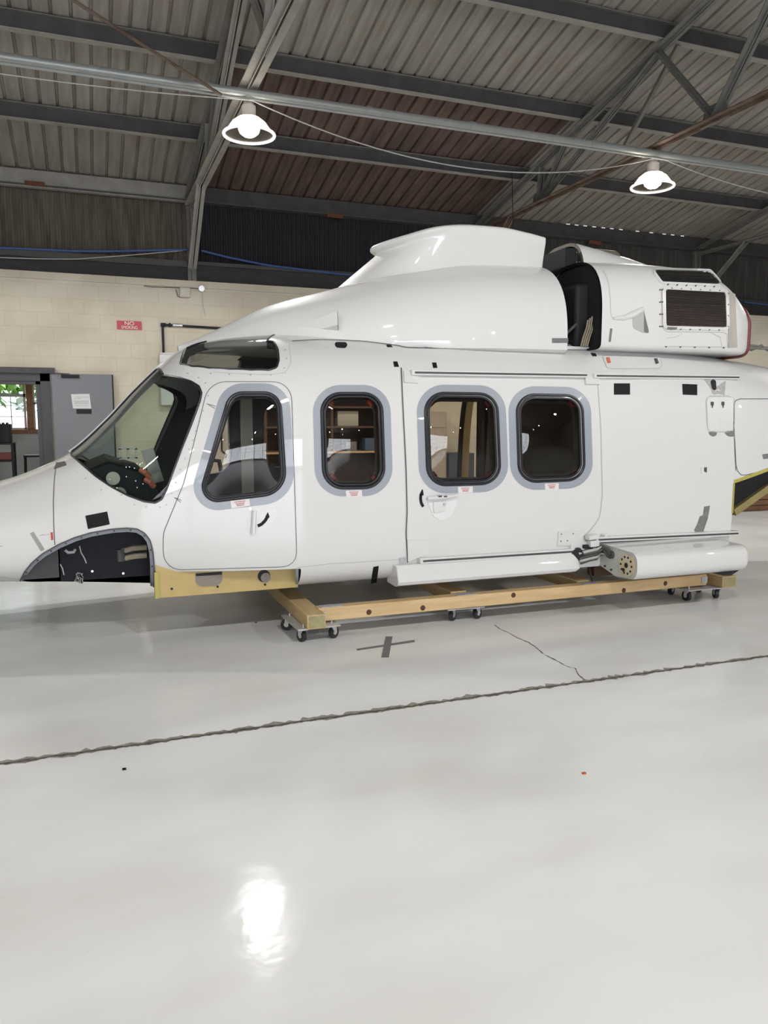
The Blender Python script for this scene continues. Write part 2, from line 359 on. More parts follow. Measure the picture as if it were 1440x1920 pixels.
def round_poly(c, n=10):
    """Polygon with rounded corners: c = [(x, y, r), ...] -> dense closed list."""
    out = []; m = len(c)
    for i in range(m):
        p0, p1, p2 = np.array(c[i - 1][:2], float), np.array(c[i][:2], float), np.array(c[(i + 1) % m][:2], float); r = c[i][2]
        a, b = p0 - p1, p2 - p1; la, lb = np.linalg.norm(a), np.linalg.norm(b); a /= la; b /= lb
        th = math.acos(np.clip(a @ b, -1, 1)); t = min(r / math.tan(th / 2), 0.49 * la, 0.49 * lb); rr = t * math.tan(th / 2)
        bis = (a + b) / np.linalg.norm(a + b); ce = p1 + bis * rr / math.sin(th / 2); s0, s1 = p1 + a * t - ce, p1 + b * t - ce
        a0 = math.atan2(s0[1], s0[0]); a1 = math.atan2(s1[1], s1[0]); dlt = (a1 - a0 + math.pi) % (2 * math.pi) - math.pi
        for k in range(n + 1): out.append(ce + rr * np.array((math.cos(a0 + dlt * k / n), math.sin(a0 + dlt * k / n))))
    return np.array(out)
def resample(P, N, closed=True):
    P = np.asarray(P, float); Q = np.vstack([P, P[:1]]) if closed else P
    L = np.concatenate([[0], np.cumsum(np.linalg.norm(np.diff(Q, axis=0), axis=1))])
    u = np.linspace(0, L[-1], N + 1)[:-1] if closed else np.linspace(0, L[-1], N)
    return np.stack([np.interp(u, L, Q[:, k]) for k in range(Q.shape[1])], 1)
def smooth_closed(P, N=120, it=2):
    Q = resample(P, N)
    for _ in range(it): Q = (np.roll(Q, 1, 0) + 2 * Q + np.roll(Q, -1, 0)) / 4
    return Q
def offset_poly(P, d):
    t = np.roll(P, -1, 0) - np.roll(P, 1, 0); t /= np.linalg.norm(t, axis=1)[:, None]; n = np.stack([t[:, 1], -t[:, 0]], 1)
    a = 0.5 * np.sum(P[:, 0] * np.roll(P[:, 1], -1) - np.roll(P[:, 0], -1) * P[:, 1])
    return P + n * d * (1 if a > 0 else -1)
def in_poly(X, Z, P):
    r = np.zeros(X.shape, bool); n = len(P)
    for i in range(n):
        x0, z0 = P[i - 1]; x1, z1 = P[i]
        c = ((z0 > Z) != (z1 > Z)) & (X < (x1 - x0) * (Z - z0) / (z1 - z0 + 1e-15) + x0); r ^= c
    return r
def nearest_on(P, q):
    A = P; B = np.roll(P, -1, 0); d = B - A; t = np.clip(((q - A) * d).sum(1) / ((d * d).sum(1) + 1e-15), 0, 1); C = A + d * t[:, None]
    return C[np.argmin(((C - q) ** 2).sum(1))]

def on(surf, pts, off=0.0):
    """Pixels of the photograph's side view -> points on the body, lifted by off along its normal."""
    P = np.array([surf.hit(*p) for p in pts]); return P + surf.nrm(P) * off
def ribbon(mb, surf, pts, wd, off=0.0015, closed=False, step=None):
    P2 = np.array(pts, float); L = np.sum(np.linalg.norm(np.diff(P2, axis=0), axis=1))
    Q = resample(P2, max(7, int(L / 9)), closed)
    if closed: Q = np.vstack([Q, Q[:1]])
    P = on(surf, Q); N = surf.nrm(P); T = np.gradient(P, axis=0); T /= np.linalg.norm(T, axis=1)[:, None]; S = np.cross(T, N)
    A, B = P + S * wd / 2 + N * off, P - S * wd / 2 + N * off
    return mb.grid([list(A), list(B)])
def patch(mb, surf, c, off=0.003, nu=6, nv=6):
    """Four pixel corners -> a thin plate lying on the body."""
    c = [np.array(p, float) for p in c]; G = []
    for i in range(nu + 1):
        u = i / nu; a, b = c[0] * (1 - u) + c[1] * u, c[3] * (1 - u) + c[2] * u
        G.append([tuple(x) for x in on(surf, [a * (1 - j / nv) + b * j / nv for j in range(nv + 1)], off)])
    mb.grid(G)
    # edge skirt so that the plate has thickness
    b = [G[i][0] for i in range(nu + 1)] + [G[nu][j] for j in range(1, nv + 1)] + [G[i][nv] for i in range(nu - 1, -1, -1)] + [G[0][j] for j in range(nv - 1, 0, -1)]
    bb = np.array(b); lo = bb - surf.nrm(bb) * (off + 0.002); n = len(b)
    return mb.add(list(bb) + list(lo), [(i, (i + 1) % n, n + (i + 1) % n, n + i) for i in range(n)])
def poly_patch(mb, surf, px, off=0.003):
    P = on(surf, px, off); c = P.mean(0); c = c + 0 * c; n = len(P)
    lo = P - surf.nrm(P) * (off + 0.002)
    return mb.add([c] + list(P) + list(lo), [(0, 1 + i, 1 + (i + 1) % n) for i in range(n)] + [(1 + i, 1 + n + i, 1 + n + (i + 1) % n, 1 + (i + 1) % n) for i in range(n)])
def bolts(mb, surf, px, r=0.006, h=0.004):
    for p in px:
        P = on(surf, [p])[0]; N = surf.nrm(P); mb.tube([P - N * 0.002, P + N * h], [r, r * 0.8], 8)
    return mb
def bolt_parts(name, surf, px, r, h, m, parent):
    for p in px: link(name, bolts(MB(), surf, [p], r, h), m, parent)
def text_mesh(body, size, loc, name, m, parent=None, rot=(math.pi / 2, 0, 0), ext=0.001, align='CENTER', sx=1.0):
    cu = bpy.data.curves.new(name, 'FONT'); cu.body = body; cu.size = size; cu.align_x = align; cu.extrude = ext; cu.space_line = 0.82
    t = bpy.data.objects.new(name, cu); COL.objects.link(t)
    me = bpy.data.meshes.new_from_object(t.evaluated_get(bpy.context.evaluated_depsgraph_get())); bpy.data.objects.remove(t)
    o = bpy.data.objects.new(name, me); COL.objects.link(o); me.materials.clear(); me.materials.append(m)
    me.transform(Matrix.Translation(Vector(loc)) @ Matrix.Rotation(rot[2], 4, 'Z') @ Matrix.Rotation(rot[0], 4, 'X') @ Matrix.Diagonal((sx, 1, 1, 1)))
    if parent: o.parent = parent; o.matrix_parent_inverse = Matrix.Translation(-Vector(parent_origin(parent)))
    return o

# ================================================================== THE HANGAR
XL, XR, YB = -9.0, 19.0, -15.7
struct('floor', MB().box((XL, YB, -0.2), (XR, 17.6, 0)), FLOORM)
# floor joint: ragged strip along y = 3.64, and the crack that runs off it
def ragged(pts, wd, jit, z=0.0012):
    P = resample(np.array(pts, float), max(8, int(np.sum(np.linalg.norm(np.diff(np.array(pts, float), axis=0), axis=1)) / 0.025)), False)
    mb = MB(); T = np.gradient(P, axis=0); T /= np.linalg.norm(T, axis=1)[:, None]; N = np.stack([-T[:, 1], T[:, 0]], 1)
    a = wd * (1 + jit * RNG.standard_normal(len(P))); b = wd * (1 + jit * RNG.standard_normal(len(P)))
    a, b = np.clip(a, wd * .15, wd * 2.6), np.clip(b, wd * .15, wd * 2.6)
    A, B = P + N * a[:, None], P - N * b[:, None]
    return mb.grid([[(x, y, z) for x, y in A], [(x, y, z) for x, y in B]])
JOINT = mat('joint_filler', (0.16, 0.14, 0.115), 0.95, noise=0.6, nscale=30, col2=(0.05, 0.042, 0.035))
JEDGE = mat('chipped_edge', (0.36, 0.33, 0.29), 0.9, noise=0.5, nscale=45)
tag(link('floor_joint', ragged([(XL, 3.64), (XR, 3.64)], 0.010, 0.45, 0.0016), JOINT), kind='structure').name = 'trim_1'
tag(link('floor_joint', ragged([(XL, 3.65), (XR, 3.65)], 0.020, 0.55, 0.0008), JEDGE), kind='structure').name = 'trim_2'
cr = [at(*p, Z=0)[:2] for p in ((1096, 1275), (1085, 1266), (1078, 1252), (1072, 1253), (1060, 1248), (1040, 1237), (1020, 1227), (1005, 1214), (992, 1205), (972, 1197), (955, 1187), (938, 1180), (928, 1172))]
tag(link('floor_crack', ragged(cr, 0.0035, 0.5), JOINT), kind='structure').name = 'trim_3'

# long block wall with the office doorway
DX1 = float(at(79, 780, Y=YW)[0]); DX0 = DX1 - 1.06; DZ = 2.12
DL0, DL1 = float(at(98, 740, Y=YW - .1)[0]), float(at(211, 740, Y=YW - .1)[0])
mb = MB().box((XL, YW, 0), (DX0, YW + 0.2, 3.76)).box((DX1, YW, 0), (XR, YW + 0.2, 3.76)).box((DX0, YW, DZ), (DX1, YW + 0.2, 3.76))
struct('wall_back', mb, BLOCK)
struct('trim_4', MB().box((XL, YW - 0.035, 3.69), (XR, YW + 0.2, 3.80)), BLOCK)
# dark fascia, girts and siding above the block wall
ZE, SL = 5.33, math.tan(math.radians(12.5))
def zr(y): return ZE + SL * (YW - y)
struct('trim_5', MB().box((XL, YW + 0.06, 3.80), (XR, YW + 0.16, 4.12)), FASCIA)
struct('trim_6', MB().box((XL, YW - 0.02, 4.02), (1.72, YW + 0.06, 4.12)), FASCIAG)
struct('trim_7', MB().box((1.79, YW - 0.0, 4.07), (XR, YW + 0.06, 4.13)), STEELD)
def siding(x0, x1, z0, z1, y, pitch=0.085, amp=0.018):
    xs = np.arange(x0, x1 + 1e-6, pitch / 6); P = [[(x, y + amp * math.sin(2 * math.pi * x / pitch), z) for z in (z0, z1)] for x in xs]
    return MB().grid(P)
struct('wall_siding_left', siding(XL, 1.74, 4.08, 5.3, YW + 0.09), SIDING, sharp=80)
struct('wall_siding_middle', siding(1.76, 7.04, 4.08, 5.3, YW + 0.09), SIDEBK, sharp=80)
struct('wall_siding_right', siding(7.06, XR, 4.08, 5.3, YW + 0.09), mat('siding_dark', (0.085, 0.08, 0.074), 0.7, noise=0.4, nscale=2.2, stretch=(6, 1, 0.7), spec=0.2), sharp=80)
# end walls and far long wall
EW = mat('far_wall_paint', (0.52, 0.49, 0.43), 0.7, noise=0.05)
gable = [(YB, 0), (YW, 0), (YW, 5.3), (-1, zr(-1)), (YB, 5.3)]
struct('wall_left', MB().prism(gable, XL - 0.2, XL, 'x'), EW)
struct('wall_right', MB().prism(gable, XR, XR + 0.2, 'x'), EW)
# the wall behind the viewer: hangar doors with a long gridded window band
WX0, WX1, WZ0, WZ1 = -6.0, 6.0, 0.3, 3.8
mb = MB().box((XL, YB - 0.2, 0), (XR, YB, WZ0)).box((XL, YB - 0.2, WZ1), (XR, YB, 5.4)).box((XL, YB - 0.2, WZ0), (WX0, YB, WZ1)).box((WX1, YB - 0.2, WZ0), (XR, YB, WZ1))
struct('wall_front', mb, EW)
DAY = emit('frosted_daylight_pane', (0.90, 0.93, 1.0), 14.0)
struct('window_1', MB().box((WX0, YB - 0.12, WZ0), (WX1, YB - 0.1, WZ1)), DAY)
mb = MB()
for i, x in enumerate(np.arange(WX0, WX1 + 0.01, 0.55)): mb.box((x - (0.05 if i % 4 == 0 else 0.018), YB - 0.08, WZ0), (x + (0.05 if i % 4 == 0 else 0.018), YB - 0.03, WZ1))
for z in np.linspace(WZ0, WZ1, 5): mb.box((WX0, YB - 0.075, z - 0.02), (WX1, YB - 0.035, z + 0.02))
struct('window_muntins', mb, STEELD).name = 'trim_8'

# roof sheets with narrow ribs, one object for each zone
def roof(x0, x1, y0, y1, pitch=0.215):
    P = []
    k0 = math.floor(x0 / pitch); xs = []
    for k in range(k0, math.ceil(x1 / pitch) + 1):
        for dx, dz in ((0, 0), (0.012, 0.036), (0.034, 0.036), (0.046, 0)): xs.append((k * pitch + dx, dz))
    xs = [(x, d) for x, d in xs if x0 <= x <= x1]
    xs = [(x0, 0)] + xs + [(x1, 0)]
    for x, d in xs: P.append([(x, y, zr(y) + d) for y in np.linspace(y0, y1, 8)])
    return MB().grid(P)
struct('ceiling_left', roof(XL, 1.75, 14.2, -1), ROOFG, sharp=20)
struct('ceiling_middle_low', roof(1.75, 7.05, 14.2, 10.25), ROOFB, sharp=20)
struct('ceiling_middle_high', roof(1.75, 7.05, 10.25, -1), ROOFG, sharp=20)
struct('ceiling_right', roof(7.05, XR, 14.2, -1), ROOFG, sharp=20)
P = [[(x, y, zr(-1) - SL * (-1 - y)) for y in (-1, YB - 0.3)] for x in (XL - 0.2, XR + 0.2)]
struct('ceiling_front', MB().grid(P), ROOFG)
# purlins: I-sections running along the hangar
def purlin(y, label, h=0.2, wf=0.1):
    z = zr(y) - 0.01
    t = empty('roof_purlin', (0, y, z), label, 'purlin', 'roof purlins')
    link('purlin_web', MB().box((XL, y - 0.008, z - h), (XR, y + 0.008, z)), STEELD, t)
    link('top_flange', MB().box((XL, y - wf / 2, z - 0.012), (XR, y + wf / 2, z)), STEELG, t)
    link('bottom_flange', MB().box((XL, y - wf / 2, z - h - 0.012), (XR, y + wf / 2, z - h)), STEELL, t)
PY = [12.0, 10.27, 8.55, 6.85, 5.15, 3.45, 1.75, 0.05]
ORD = ['first up from the eave beam', 'second up from the eave beam', 'third up from the eave beam', 'fourth up from the eave beam', 'fifth up from the eave beam', 'sixth up from the eave beam', 'seventh up from the eave beam', 'nearest the ridge']
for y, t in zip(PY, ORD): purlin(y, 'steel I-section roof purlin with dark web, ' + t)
mb = MB(); mb.box((XL, YW - 0.06, 5.08), (XR, YW + 0.05, 5.32)).box((XL, YW - 0.12, 5.06), (XR, YW + 0.05, 5.085))
EB = empty('eave_beam', (0, YW, 5.06), 'dark steel eave beam over the corrugated siding', 'beam')
link('beam_channel', mb, STEELD, EB)
mb = MB(); mb.box((XL, YW - 0.075, 5.10), (1.70, YW - 0.06, 5.31)).box((XL, YW - 0.13, 5.045), (1.70, YW - 0.02, 5.058))
part_label_ = link('facing_plate', mb, STEELL, EB); part_label_['label'] = 'pale painted facing of the left bay'
RUST = mat('rust_patch', (0.17, 0.06, 0.03), 0.8, noise=0.4, nscale=20)
for px, py, t in ((65, 345, 'left bay'), (628, 405, 'dark middle bay'), (1115, 455, 'right bay above the rear cowling')):
    p = at(px, py, Y=YW - 0.12); rp_ = link('splice_plate', MB().box((p[0] - .14, YW - 0.145, p[2] - .035), (p[0] + .14, YW - 0.122, p[2] + .035)), RUST, EB); rp_['label'] = 'rusty brown splice plate in the ' + t

GAP = emit('daylight_slit', (1, 1, 1), .75)
mb = MB()
for px, py in ((1066, 431), (1082, 433), (1098, 434), (1115, 436), (1132, 438), (1148, 440), (1165, 441), (1196, 443), (1222, 445), (1246, 447), (1262, 448), (1280, 449)):
    p = at(px, py - 2, Y=YW - .065); mb.box((p[0] - .055, YW - .066, 5.322), (p[0] + .03, YW - .062, 5.337))
struct('daylight_slits', mb, GAP).name = 'trim_11'
# trusses in planes x = const
def truss(x, label, light, chordm, n_web=7):
    t = empty('roof_truss', (x, YW, 5.0), label, 'roof truss', 'roof trusses')
    ym = -1.0; zc = 5.0
    def topz(y): return zr(y) - 0.30
    def dbl(mb, p, q, s=0.06, g=0.022):
        for sg in (-1, 1): mb.bar((x + sg * (s / 2 + g / 2), p[1], p[2]), (x + sg * (s / 2 + g / 2), q[1], q[2]), s, 0.012); mb.bar((x + sg * (g / 2 + .006), p[1], p[2] + .0), (x + sg * (g / 2 + .006), q[1], q[2]), 0.012, 0.075)
        return mb
    link('top_chord', dbl(MB(), (x, YW - .05, topz(YW) + .08), (x, ym, topz(ym)), 0.085), STEELG, t)
    link('bottom_chord', dbl(MB(), (x, YW - .1, zc), (x, ym, zc), 0.09), chordm, t)
    ny = [12.35, 11.46, 9.5, 7.63, 5.7, 3.8]
    for y, yt, w_ in ((11.46, 11.40, .055), (11.46, 10.75, .05), (11.46, 8.65, .055), (7.63, 8.65, .06), (7.63, 6.3, .07), (3.8, 6.3, .055), (3.8, 4.5, .055), (0.0, 4.5, .055)):
        link('web_member', dbl(MB(), (x, y, zc), (x, yt, topz(yt)), w_), STEELL if light and w_ > .052 else STEELG, t)
    for y in ny[1::2]:
        g = MB().prism([(y - .22, zc - .04), (y + .22, zc - .04), (y + .16, zc + .18), (y - .16, zc + .18)], x - 0.006, x + 0.006, 'x')
        link('gusset_plate', g, STEELG, t)
    link('knee_brace', dbl(MB(), (x, YW - .05, 4.0), (x, 12.35, zc), 0.06), STEELL if light else chordm, t)
    link('column', MB().box((x - 0.07, YW - .02, 3.80), (x + 0.07, YW + .06, 5.2)).box((x - .012, YW - .1, 3.8), (x + .012, YW, 5.2)), STEELG, t)
    return t
truss(BAY[0], 'grey steel roof truss beyond the left end of the nose', True, STEELL)
truss(BAY[1], 'pale grey steel roof truss over the cockpit, left lamp hanging from it', True, STEELL)
truss(BAY[2], 'rust-stained steel roof truss over the cabin, right lamp hanging from it', False, STEELR)
truss(BAY[3], 'grey steel roof truss furthest right, rising from the dark siding beyond the exhaust', False, STEELG)

a, b = at(1163, 290, X=7.22), at(1272, 84, X=7.22)
tag(link('sway_brace', MB().bar(a, b, .05, .05), STEELG), 'thin dark brace slanting up to the right behind the right lamp truss', 'brace')
# pipes and wires under the roof
z = 4.93
mb = MB().tube([(XL, YL - .02, z), (XR, YL - .02, z)], 0.045, 14)
for x in (-2.3, 0.2, 3.1, 4.4, 6.1, 9.4): mb.tube([(x - .04, YL - .02, z), (x + .04, YL - .02, z)], 0.053, 14)
tag(link('sprinkler_pipe', mb, PIPE), 'thick galvanised pipe running across under the roof trusses', 'pipe')
mb = MB().tube([(XL, YL - .10, z - .085), (XR, YL - .10, z - .085)], 0.016, 10)
tag(link('conduit_pipe', mb, PIPE), 'thin metal conduit just below the thick galvanised roof pipe', 'pipe')
def sag(p, q, s, n=24): return [np.array(p) * (1 - u) + np.array(q) * u - np.array((0, 0, s * 4 * u * (1 - u))) for u in np.linspace(0, 1, n)]
p0, p1 = (1.75, YL - .1, 4.84), (7.05, YL - .1, 4.86)
tag(link('lamp_wire', MB().tube(sag(p0, p1, 0.42), 0.007, 6), WIRE), 'pale wire sagging between the two hanging lamps', 'wire')
tag(link('lamp_wire', MB().tube(sag((7.05, YL - .1, 4.86), (12.35, YL - .1, 4.9), 0.3), 0.006, 6), WIRE), 'pale wire running right from the right hanging lamp', 'wire')
tag(link('lamp_wire', MB().tube(sag((-3.55, YL - .1, 4.9), (1.75, YL - .12, 4.83), 0.12), 0.006, 6), WIRE), 'thin pale wire under the pipe left of the left lamp', 'wire')
a, b = at(105, -20, Y=7.6), at(415, 178, Y=8.5)
tag(link('tie_rod', MB().tube([a, b], 0.016, 8), STEELR), 'thin brown tie rod slanting down to the left lamp', 'rod')
a, b = at(863, -20, Y=10.3), at(865, 155, Y=10.3); 
tag(link('hanging_cable', MB().tube([a, b], 0.006, 6), BLACK), 'thin black cable hanging down from the grey roof sheets', 'cable')
a, b = at(960, 318, Y=11.9), at(962, 440, Y=11.9)
tag(link('hanging_cable', MB().tube([a, b], 0.007, 6), BLACK), 'thin black cable hanging beside the rust-stained truss near the eave', 'cable')
def bluerun(pts, r, label, m=BLUE):
    P = resample(np.array([at(px, py, Y=YW - 0.06) for px, py in pts]), 60, False); P = np.array(P)
    for _ in range(3): P[1:-1] = (P[:-2] + 2 * P[1:-1] + P[2:]) / 4
    tag(link('wall_cable', MB().tube(P, r, 6), m), label, 'cable', 'cables along the wall')
bluerun([(-20, 464), (60, 467), (140, 471), (220, 471), (300, 469), (362, 468)], 0.02, 'thick blue cable bundle sagging along the left siding')
bluerun([(-20, 482), (60, 485), (140, 486), (250, 478), (362, 468)], 0.008, 'thin white cable looped below the blue bundle', WIRE)
bluerun([(378, 470), (430, 483), (500, 497), (570, 506), (650, 515), (760, 522)], 0.019, 'blue cable bundle sagging across the black siding panel')
bluerun([(1395, 566), (1460, 574)], 0.018, 'blue cable bundle above the wall beyond the exhaust')

# pendant lamps
LENS = emit('lamp_lens', (1.0, 0.97, 0.90), BULB)
RIMM = emit('lamp_rim_glow', (1.0, 0.96, 0.90), 1.3)
def shade_mat():
    m = bpy.data.materials.new('prismatic_shade'); m.use_nodes = True; nt = m.node_tree; nt.nodes.clear()
    t = nt.nodes.new('ShaderNodeBsdfTransparent'); t.inputs[0].default_value = (0.9, 0.88, 0.85, 1)
    d = nt.nodes.new('ShaderNodeBsdfTranslucent'); d.inputs[0].default_value = (0.7, 0.66, 0.62, 1)
    x = nt.nodes.new('ShaderNodeMixShader'); x.inputs[0].default_value = 0.45
    o = nt.nodes.new('ShaderNodeOutputMaterial'); nt.links.new(t.outputs[0], x.inputs[1]); nt.links.new(d.outputs[0], x.inputs[2]); nt.links.new(x.outputs[0], o.inputs[0]); return m
SHADE = shade_mat()
HOUS = mat('lamp_housing', (0.62, 0.58, 0.53), 0.5)
def lamp(x, label):
    y, zz = YL, 4.52
    t = empty('pendant_lamp', (x, y, zz), label, 'lamp', 'hanging bay lamps')
    link('lamp_housing', MB().lathe([(0.0, .40), (.05, .40), (.055, .37), (.055, .30), (.075, .29), (.075, .19), (.09, .17), (.09, .15), (0, .15)], (x, y, zz), 24), HOUS, t)
    link('lamp_shade', MB().lathe([(.08, .17), (.12, .165), (.18, .12), (.225, .06), (.262, .0), (.258, .0), (.22, .058), (.176, .116), (.12, .158)], (x, y, zz), 40), SHADE, t)
    link('shade_rim', MB().tube([(x + .268 * math.cos(a), y + .268 * math.sin(a), zz) for a in np.linspace(0, 2 * math.pi, 49)[:-1]], 0.017, 8, True), RIMM, t)
    link('bulb_lens', MB().lathe([(0, -.02), (.06, -.012), (.10, .02), (.115, .06), (.10, .10), (.075, .15)], (x, y, zz), 28), LENS, t)
    spot('lamp_light', (x, y, 4.48), LAMP_W)
    link('hanger_conduit', MB().tube([(x, y, zz + .39), (x + .0, y - .01, zz + .45), (x + .05, y - .2, zz + .5), (x + .06, y - .9, zz + .52)], 0.012, 8), PIPE, t)
lamp(BAY[1], 'lit round bell lamp hanging from the pale truss above the cockpit')
lamp(BAY[2], 'lit round bell lamp hanging from the rust-stained truss above the rear cowling')

# ------------------------------------------------------------------ left doorway and office beyond
mb = MB()
mb.box((DX1 - 0.0, YW - 0.05, 0), (DX1 + 0.14, YW + 0.02, DZ + .1)).box((DX1 - 0.07, YW - .02, 0), (DX1 + .02, YW + 0.2, DZ)).box((DX0 - .15, YW - .05, DZ - .02), (DX1 + .14, YW + .02, DZ + .10)).box((DX0, YW - .02, DZ - .07), (DX1, YW + .2, DZ)).box((DX0 - .15, YW - .05, 0), (DX0, YW + .02, DZ))
struct('door_1', mb, FRAMEG)
struct('trim_9', MB().box((DX0 - .3, YW - .12, DZ + .10), (DX1 + .22, YW, DZ + .19)), STEELD)
# the open door leaf folded back against the wall
dl = empty('door_leaf', (DL0, YW - .1, 0), 'grey steel door standing open against the cream block wall', 'door')
link('door_panel', MB().box((DL0, YW - .115, .02), (DL1, YW - .07, DZ + .10)), DOORG, dl, bevel=.003)
link('door_edge', MB().box((DL1, YW - .117, .02), (DL1 + .02, YW - .068, DZ + .10)), BLACK, dl)
p = at(131, 705, Y=YW - .14); 
link('door_closer', MB().box((p[0] - .13, YW - .165, p[2] - .03), (p[0] + .14, YW - .116, p[2] + .02)), BLACK, dl, bevel=.006)
link('closer_arm', MB().bar((p[0], YW - .15, p[2] + .035), (p[0] - .34, YW - .15, p[2] + .045), .02, .012), STEELD, dl)
p, q = at(133, 738, Y=YW - .12), at(170, 766, Y=YW - .12)
nb = empty('paper_notice', (p[0], YW - .12, p[2]), 'white paper notice taped to the grey door', 'notice')
link('paper_sheet', MB().add([(p[0], YW - .118, p[2] - .01), (q[0] - .01, YW - .118, p[2]), (q[0] + .01, YW - .118, q[2]), (p[0] + .02, YW - .118, q[2]), (p[0], YW - .1165, p[2] - .01), (q[0] - .01, YW - .1165, p[2]), (q[0] + .01, YW - .1165, q[2]), (p[0] + .02, YW - .1165, q[2])], [(0, 1, 2, 3), (4, 5, 6, 7), (0, 1, 5, 4), (1, 2, 6, 5), (2, 3, 7, 6), (3, 0, 4, 7)]), PAPER, nb)
mb = MB()
for k, (zz, x0, x1) in enumerate(((.05, .05, .28), (.075, .03, .15), (.115, .03, .3), (.13, .03, .27), (.145, .03, .31), (.16, .03, .25), (.19, .04, .29))):
    mb.box((p[0] + x0 + .01, YW - .1195, p[2] - zz - .004), (p[0] + min(x1, q[0] - p[0] - .02), YW - .118, p[2] - zz + .001))
link('typed_lines', mb, mat('grey_print', (0.35, 0.33, 0.36), 0.8), nb)
p, q = at(143, 767, Y=YW - .12), at(172, 776, Y=YW - .12)
pl = tag(link('door_plate', MB().box((p[0], YW - .122, q[2]), (q[0], YW - .116, p[2])), BLACK), 'small black plate on the grey door under the paper notice', 'plate')
# office: floor continues; walls, window
OY = 17.2
zz0 = at(40, 805, Y=OY)[2]; zz1 = 2.55; ox = [at(x, 760, Y=OY)[0] for x in (-60, 47, 50, 62, 65, 120)]
mb = MB().box((-6, OY, 0), (ox[0] - .3, OY + .15, 3)).box((ox[0] - .3, OY, 0), (.9, OY + .15, zz0)).box((ox[0] - .3, OY, zz1), (.9, OY + .15, 3)).box((ox[5], OY, zz0), (.9, OY + .15, zz1))
struct('wall_office', mb, ROOMW)
struct('wall_office_right', MB().box((.9, YW + .2, 0), (1.0, OY + .15, 3)), ROOMW)
struct('wall_office_left', MB().box((-6.1, YW + .2, 0), (-6, OY + .15, 3)), ROOMW)
struct('ceiling_office', MB().box((-6.1, YW + .2, 3), (1, OY + .15, 3.1)), ROOMW)
mb = MB().box((ox[2], OY - .03, zz0), (ox[3], OY + .12, zz1)).box((ox[0] - .35, OY - .09, zz0 - .09), (ox[5] + .05, OY + .05, zz0)).box((ox[0] - .3, OY, zz1 - .06), (ox[5], OY + .1, zz1)).box((ox[5] - .05, OY, zz0), (ox[5], OY + .1, zz1))
struct('window_2', mb, WOODR, bevel=.004)
SASH = mat('window_sash_white', (0.72, 0.69, 0.64), 0.5)
mb = MB(); x0, x1 = ox[0] - .3, ox[2]
zmid = at(30, 741, Y=OY)[2]
mb.box((x0, OY + .05, zmid - .03), (x1, OY + .09, zmid + .03)).box((x1 - .06, OY + .05, zz0), (x1 - .02, OY + .09, zz1)).box((x0, OY + .05, zz0), (x1, OY + .09, zz0 + .03))
xm = at(21, 780, Y=OY)[0]
mb.box((xm - .008, OY + .06, zz0), (xm + .008, OY + .075, zmid))
for py in (760, 781): zz = at(20, py, Y=OY)[2]; mb.box((x0, OY + .06, zz - .007), (x1 - .05, OY + .075, zz + .007))
zz = at(68, 756, Y=OY)[2]; mb.box((ox[3], OY + .05, zz - .02), (ox[5], OY + .09, zz + .02)).box((ox[3], OY + .05, zz0), (ox[3] + .03, OY + .09, zz1))
struct('trim_10', mb, SASH)
struct('window_3', MB().box((ox[0] - .3, OY + .078, zz0), (ox[5], OY + .082, zz1)), PANE)
# outdoors
struct('ground_outside', MB().box((-25, OY + .15, -.25), (20, 60, -.15)), GRASS)
def bush(c, r, label, n=420):
    mb = MB()
    for _ in range(n):
        d = RNG.standard_normal(3); d /= np.linalg.norm(d); p = np.array(c) + d * r * (0.55 + .5 * RNG.random()) * np.array((1, .8, .8))
        a = RNG.standard_normal(3); a /= np.linalg.norm(a); b = np.cross(a, d); b /= np.linalg.norm(b) + 1e-9; s = .16 + .16 * RNG.random()
        mb.add([p - a * s, p + b * s * .5, p + a * s, p - b * s * .5], [(0, 1, 2, 3)])
    t = empty('garden_tree', (c[0], c[1], -.15), label, 'tree', 'trees outside the office window')
    link('foliage', mb, LEAF, t); link('trunk', MB().tube([(c[0], c[1], -.15), (c[0], c[1], c[2])], [.16, .08], 8), DKWOOD, t)
bush((-3.6, 28, 3.2), 1.9, 'leafy green tree seen through the left office sash')
bush((-1.9, 31, 3.3), 1.9, 'leafy green tree seen through the narrow right office sash')
area('sun_patch_light', (-3, 24, 9), 6, 3500, (1, 1, .97), (math.radians(-18), 0, 0), 6)
# cart with a black case, and a stool, in the office doorway
ct = empty('shelf_cart', (-1.9, 14.9, 0), 'black metal shelf cart just inside the office doorway', 'cart')
cx1 = at(27, 840, Y=14.9)[0]; cz = at(10, 830, Y=14.9)[2]; cz2 = at(10, 862, Y=14.9)[2]; cx0 = cx1 - .75
for k, zz in enumerate((cz, cz2, .22)): link('cart_shelf', MB().box((cx0, 14.7, zz - .03), (cx1, 15.2, zz)), BLACK, ct)
for x in (cx0 + .02, cx1 - .02):
    for y in (14.72, 15.18): link('cart_leg', MB().box((x - .018, y - .018, 0), (x + .018, y + .018, cz)), BLACK, ct)
cs = empty('equipment_case', (cx1 - .2, 14.9, cz), 'black equipment case standing on top of the shelf cart', 'case')
zc2 = at(10, 795, Y=14.9)[2]
link('case_body', MB().box((cx1 - .62, 14.75, cz), (cx1 - .04, 15.1, zc2)), BLACK, cs, bevel=.01)
mb = MB()
for k in range(9): mb.box((cx1 - .6 + k * .062, 14.78, zc2), (cx1 - .575 + k * .062, 15.0, zc2 + .025))
link('case_top_ribs', mb, BLACK, cs)
zz = cz2; tag(link('red_box', MB().box((cx1 - .28, 14.8, zz), (cx1 - .02, 15.1, zz + .13)), mat('red_box_card', (0.22, 0.05, 0.05), 0.6), bevel=.01), 'small dark red box on the middle shelf of the cart', 'box')
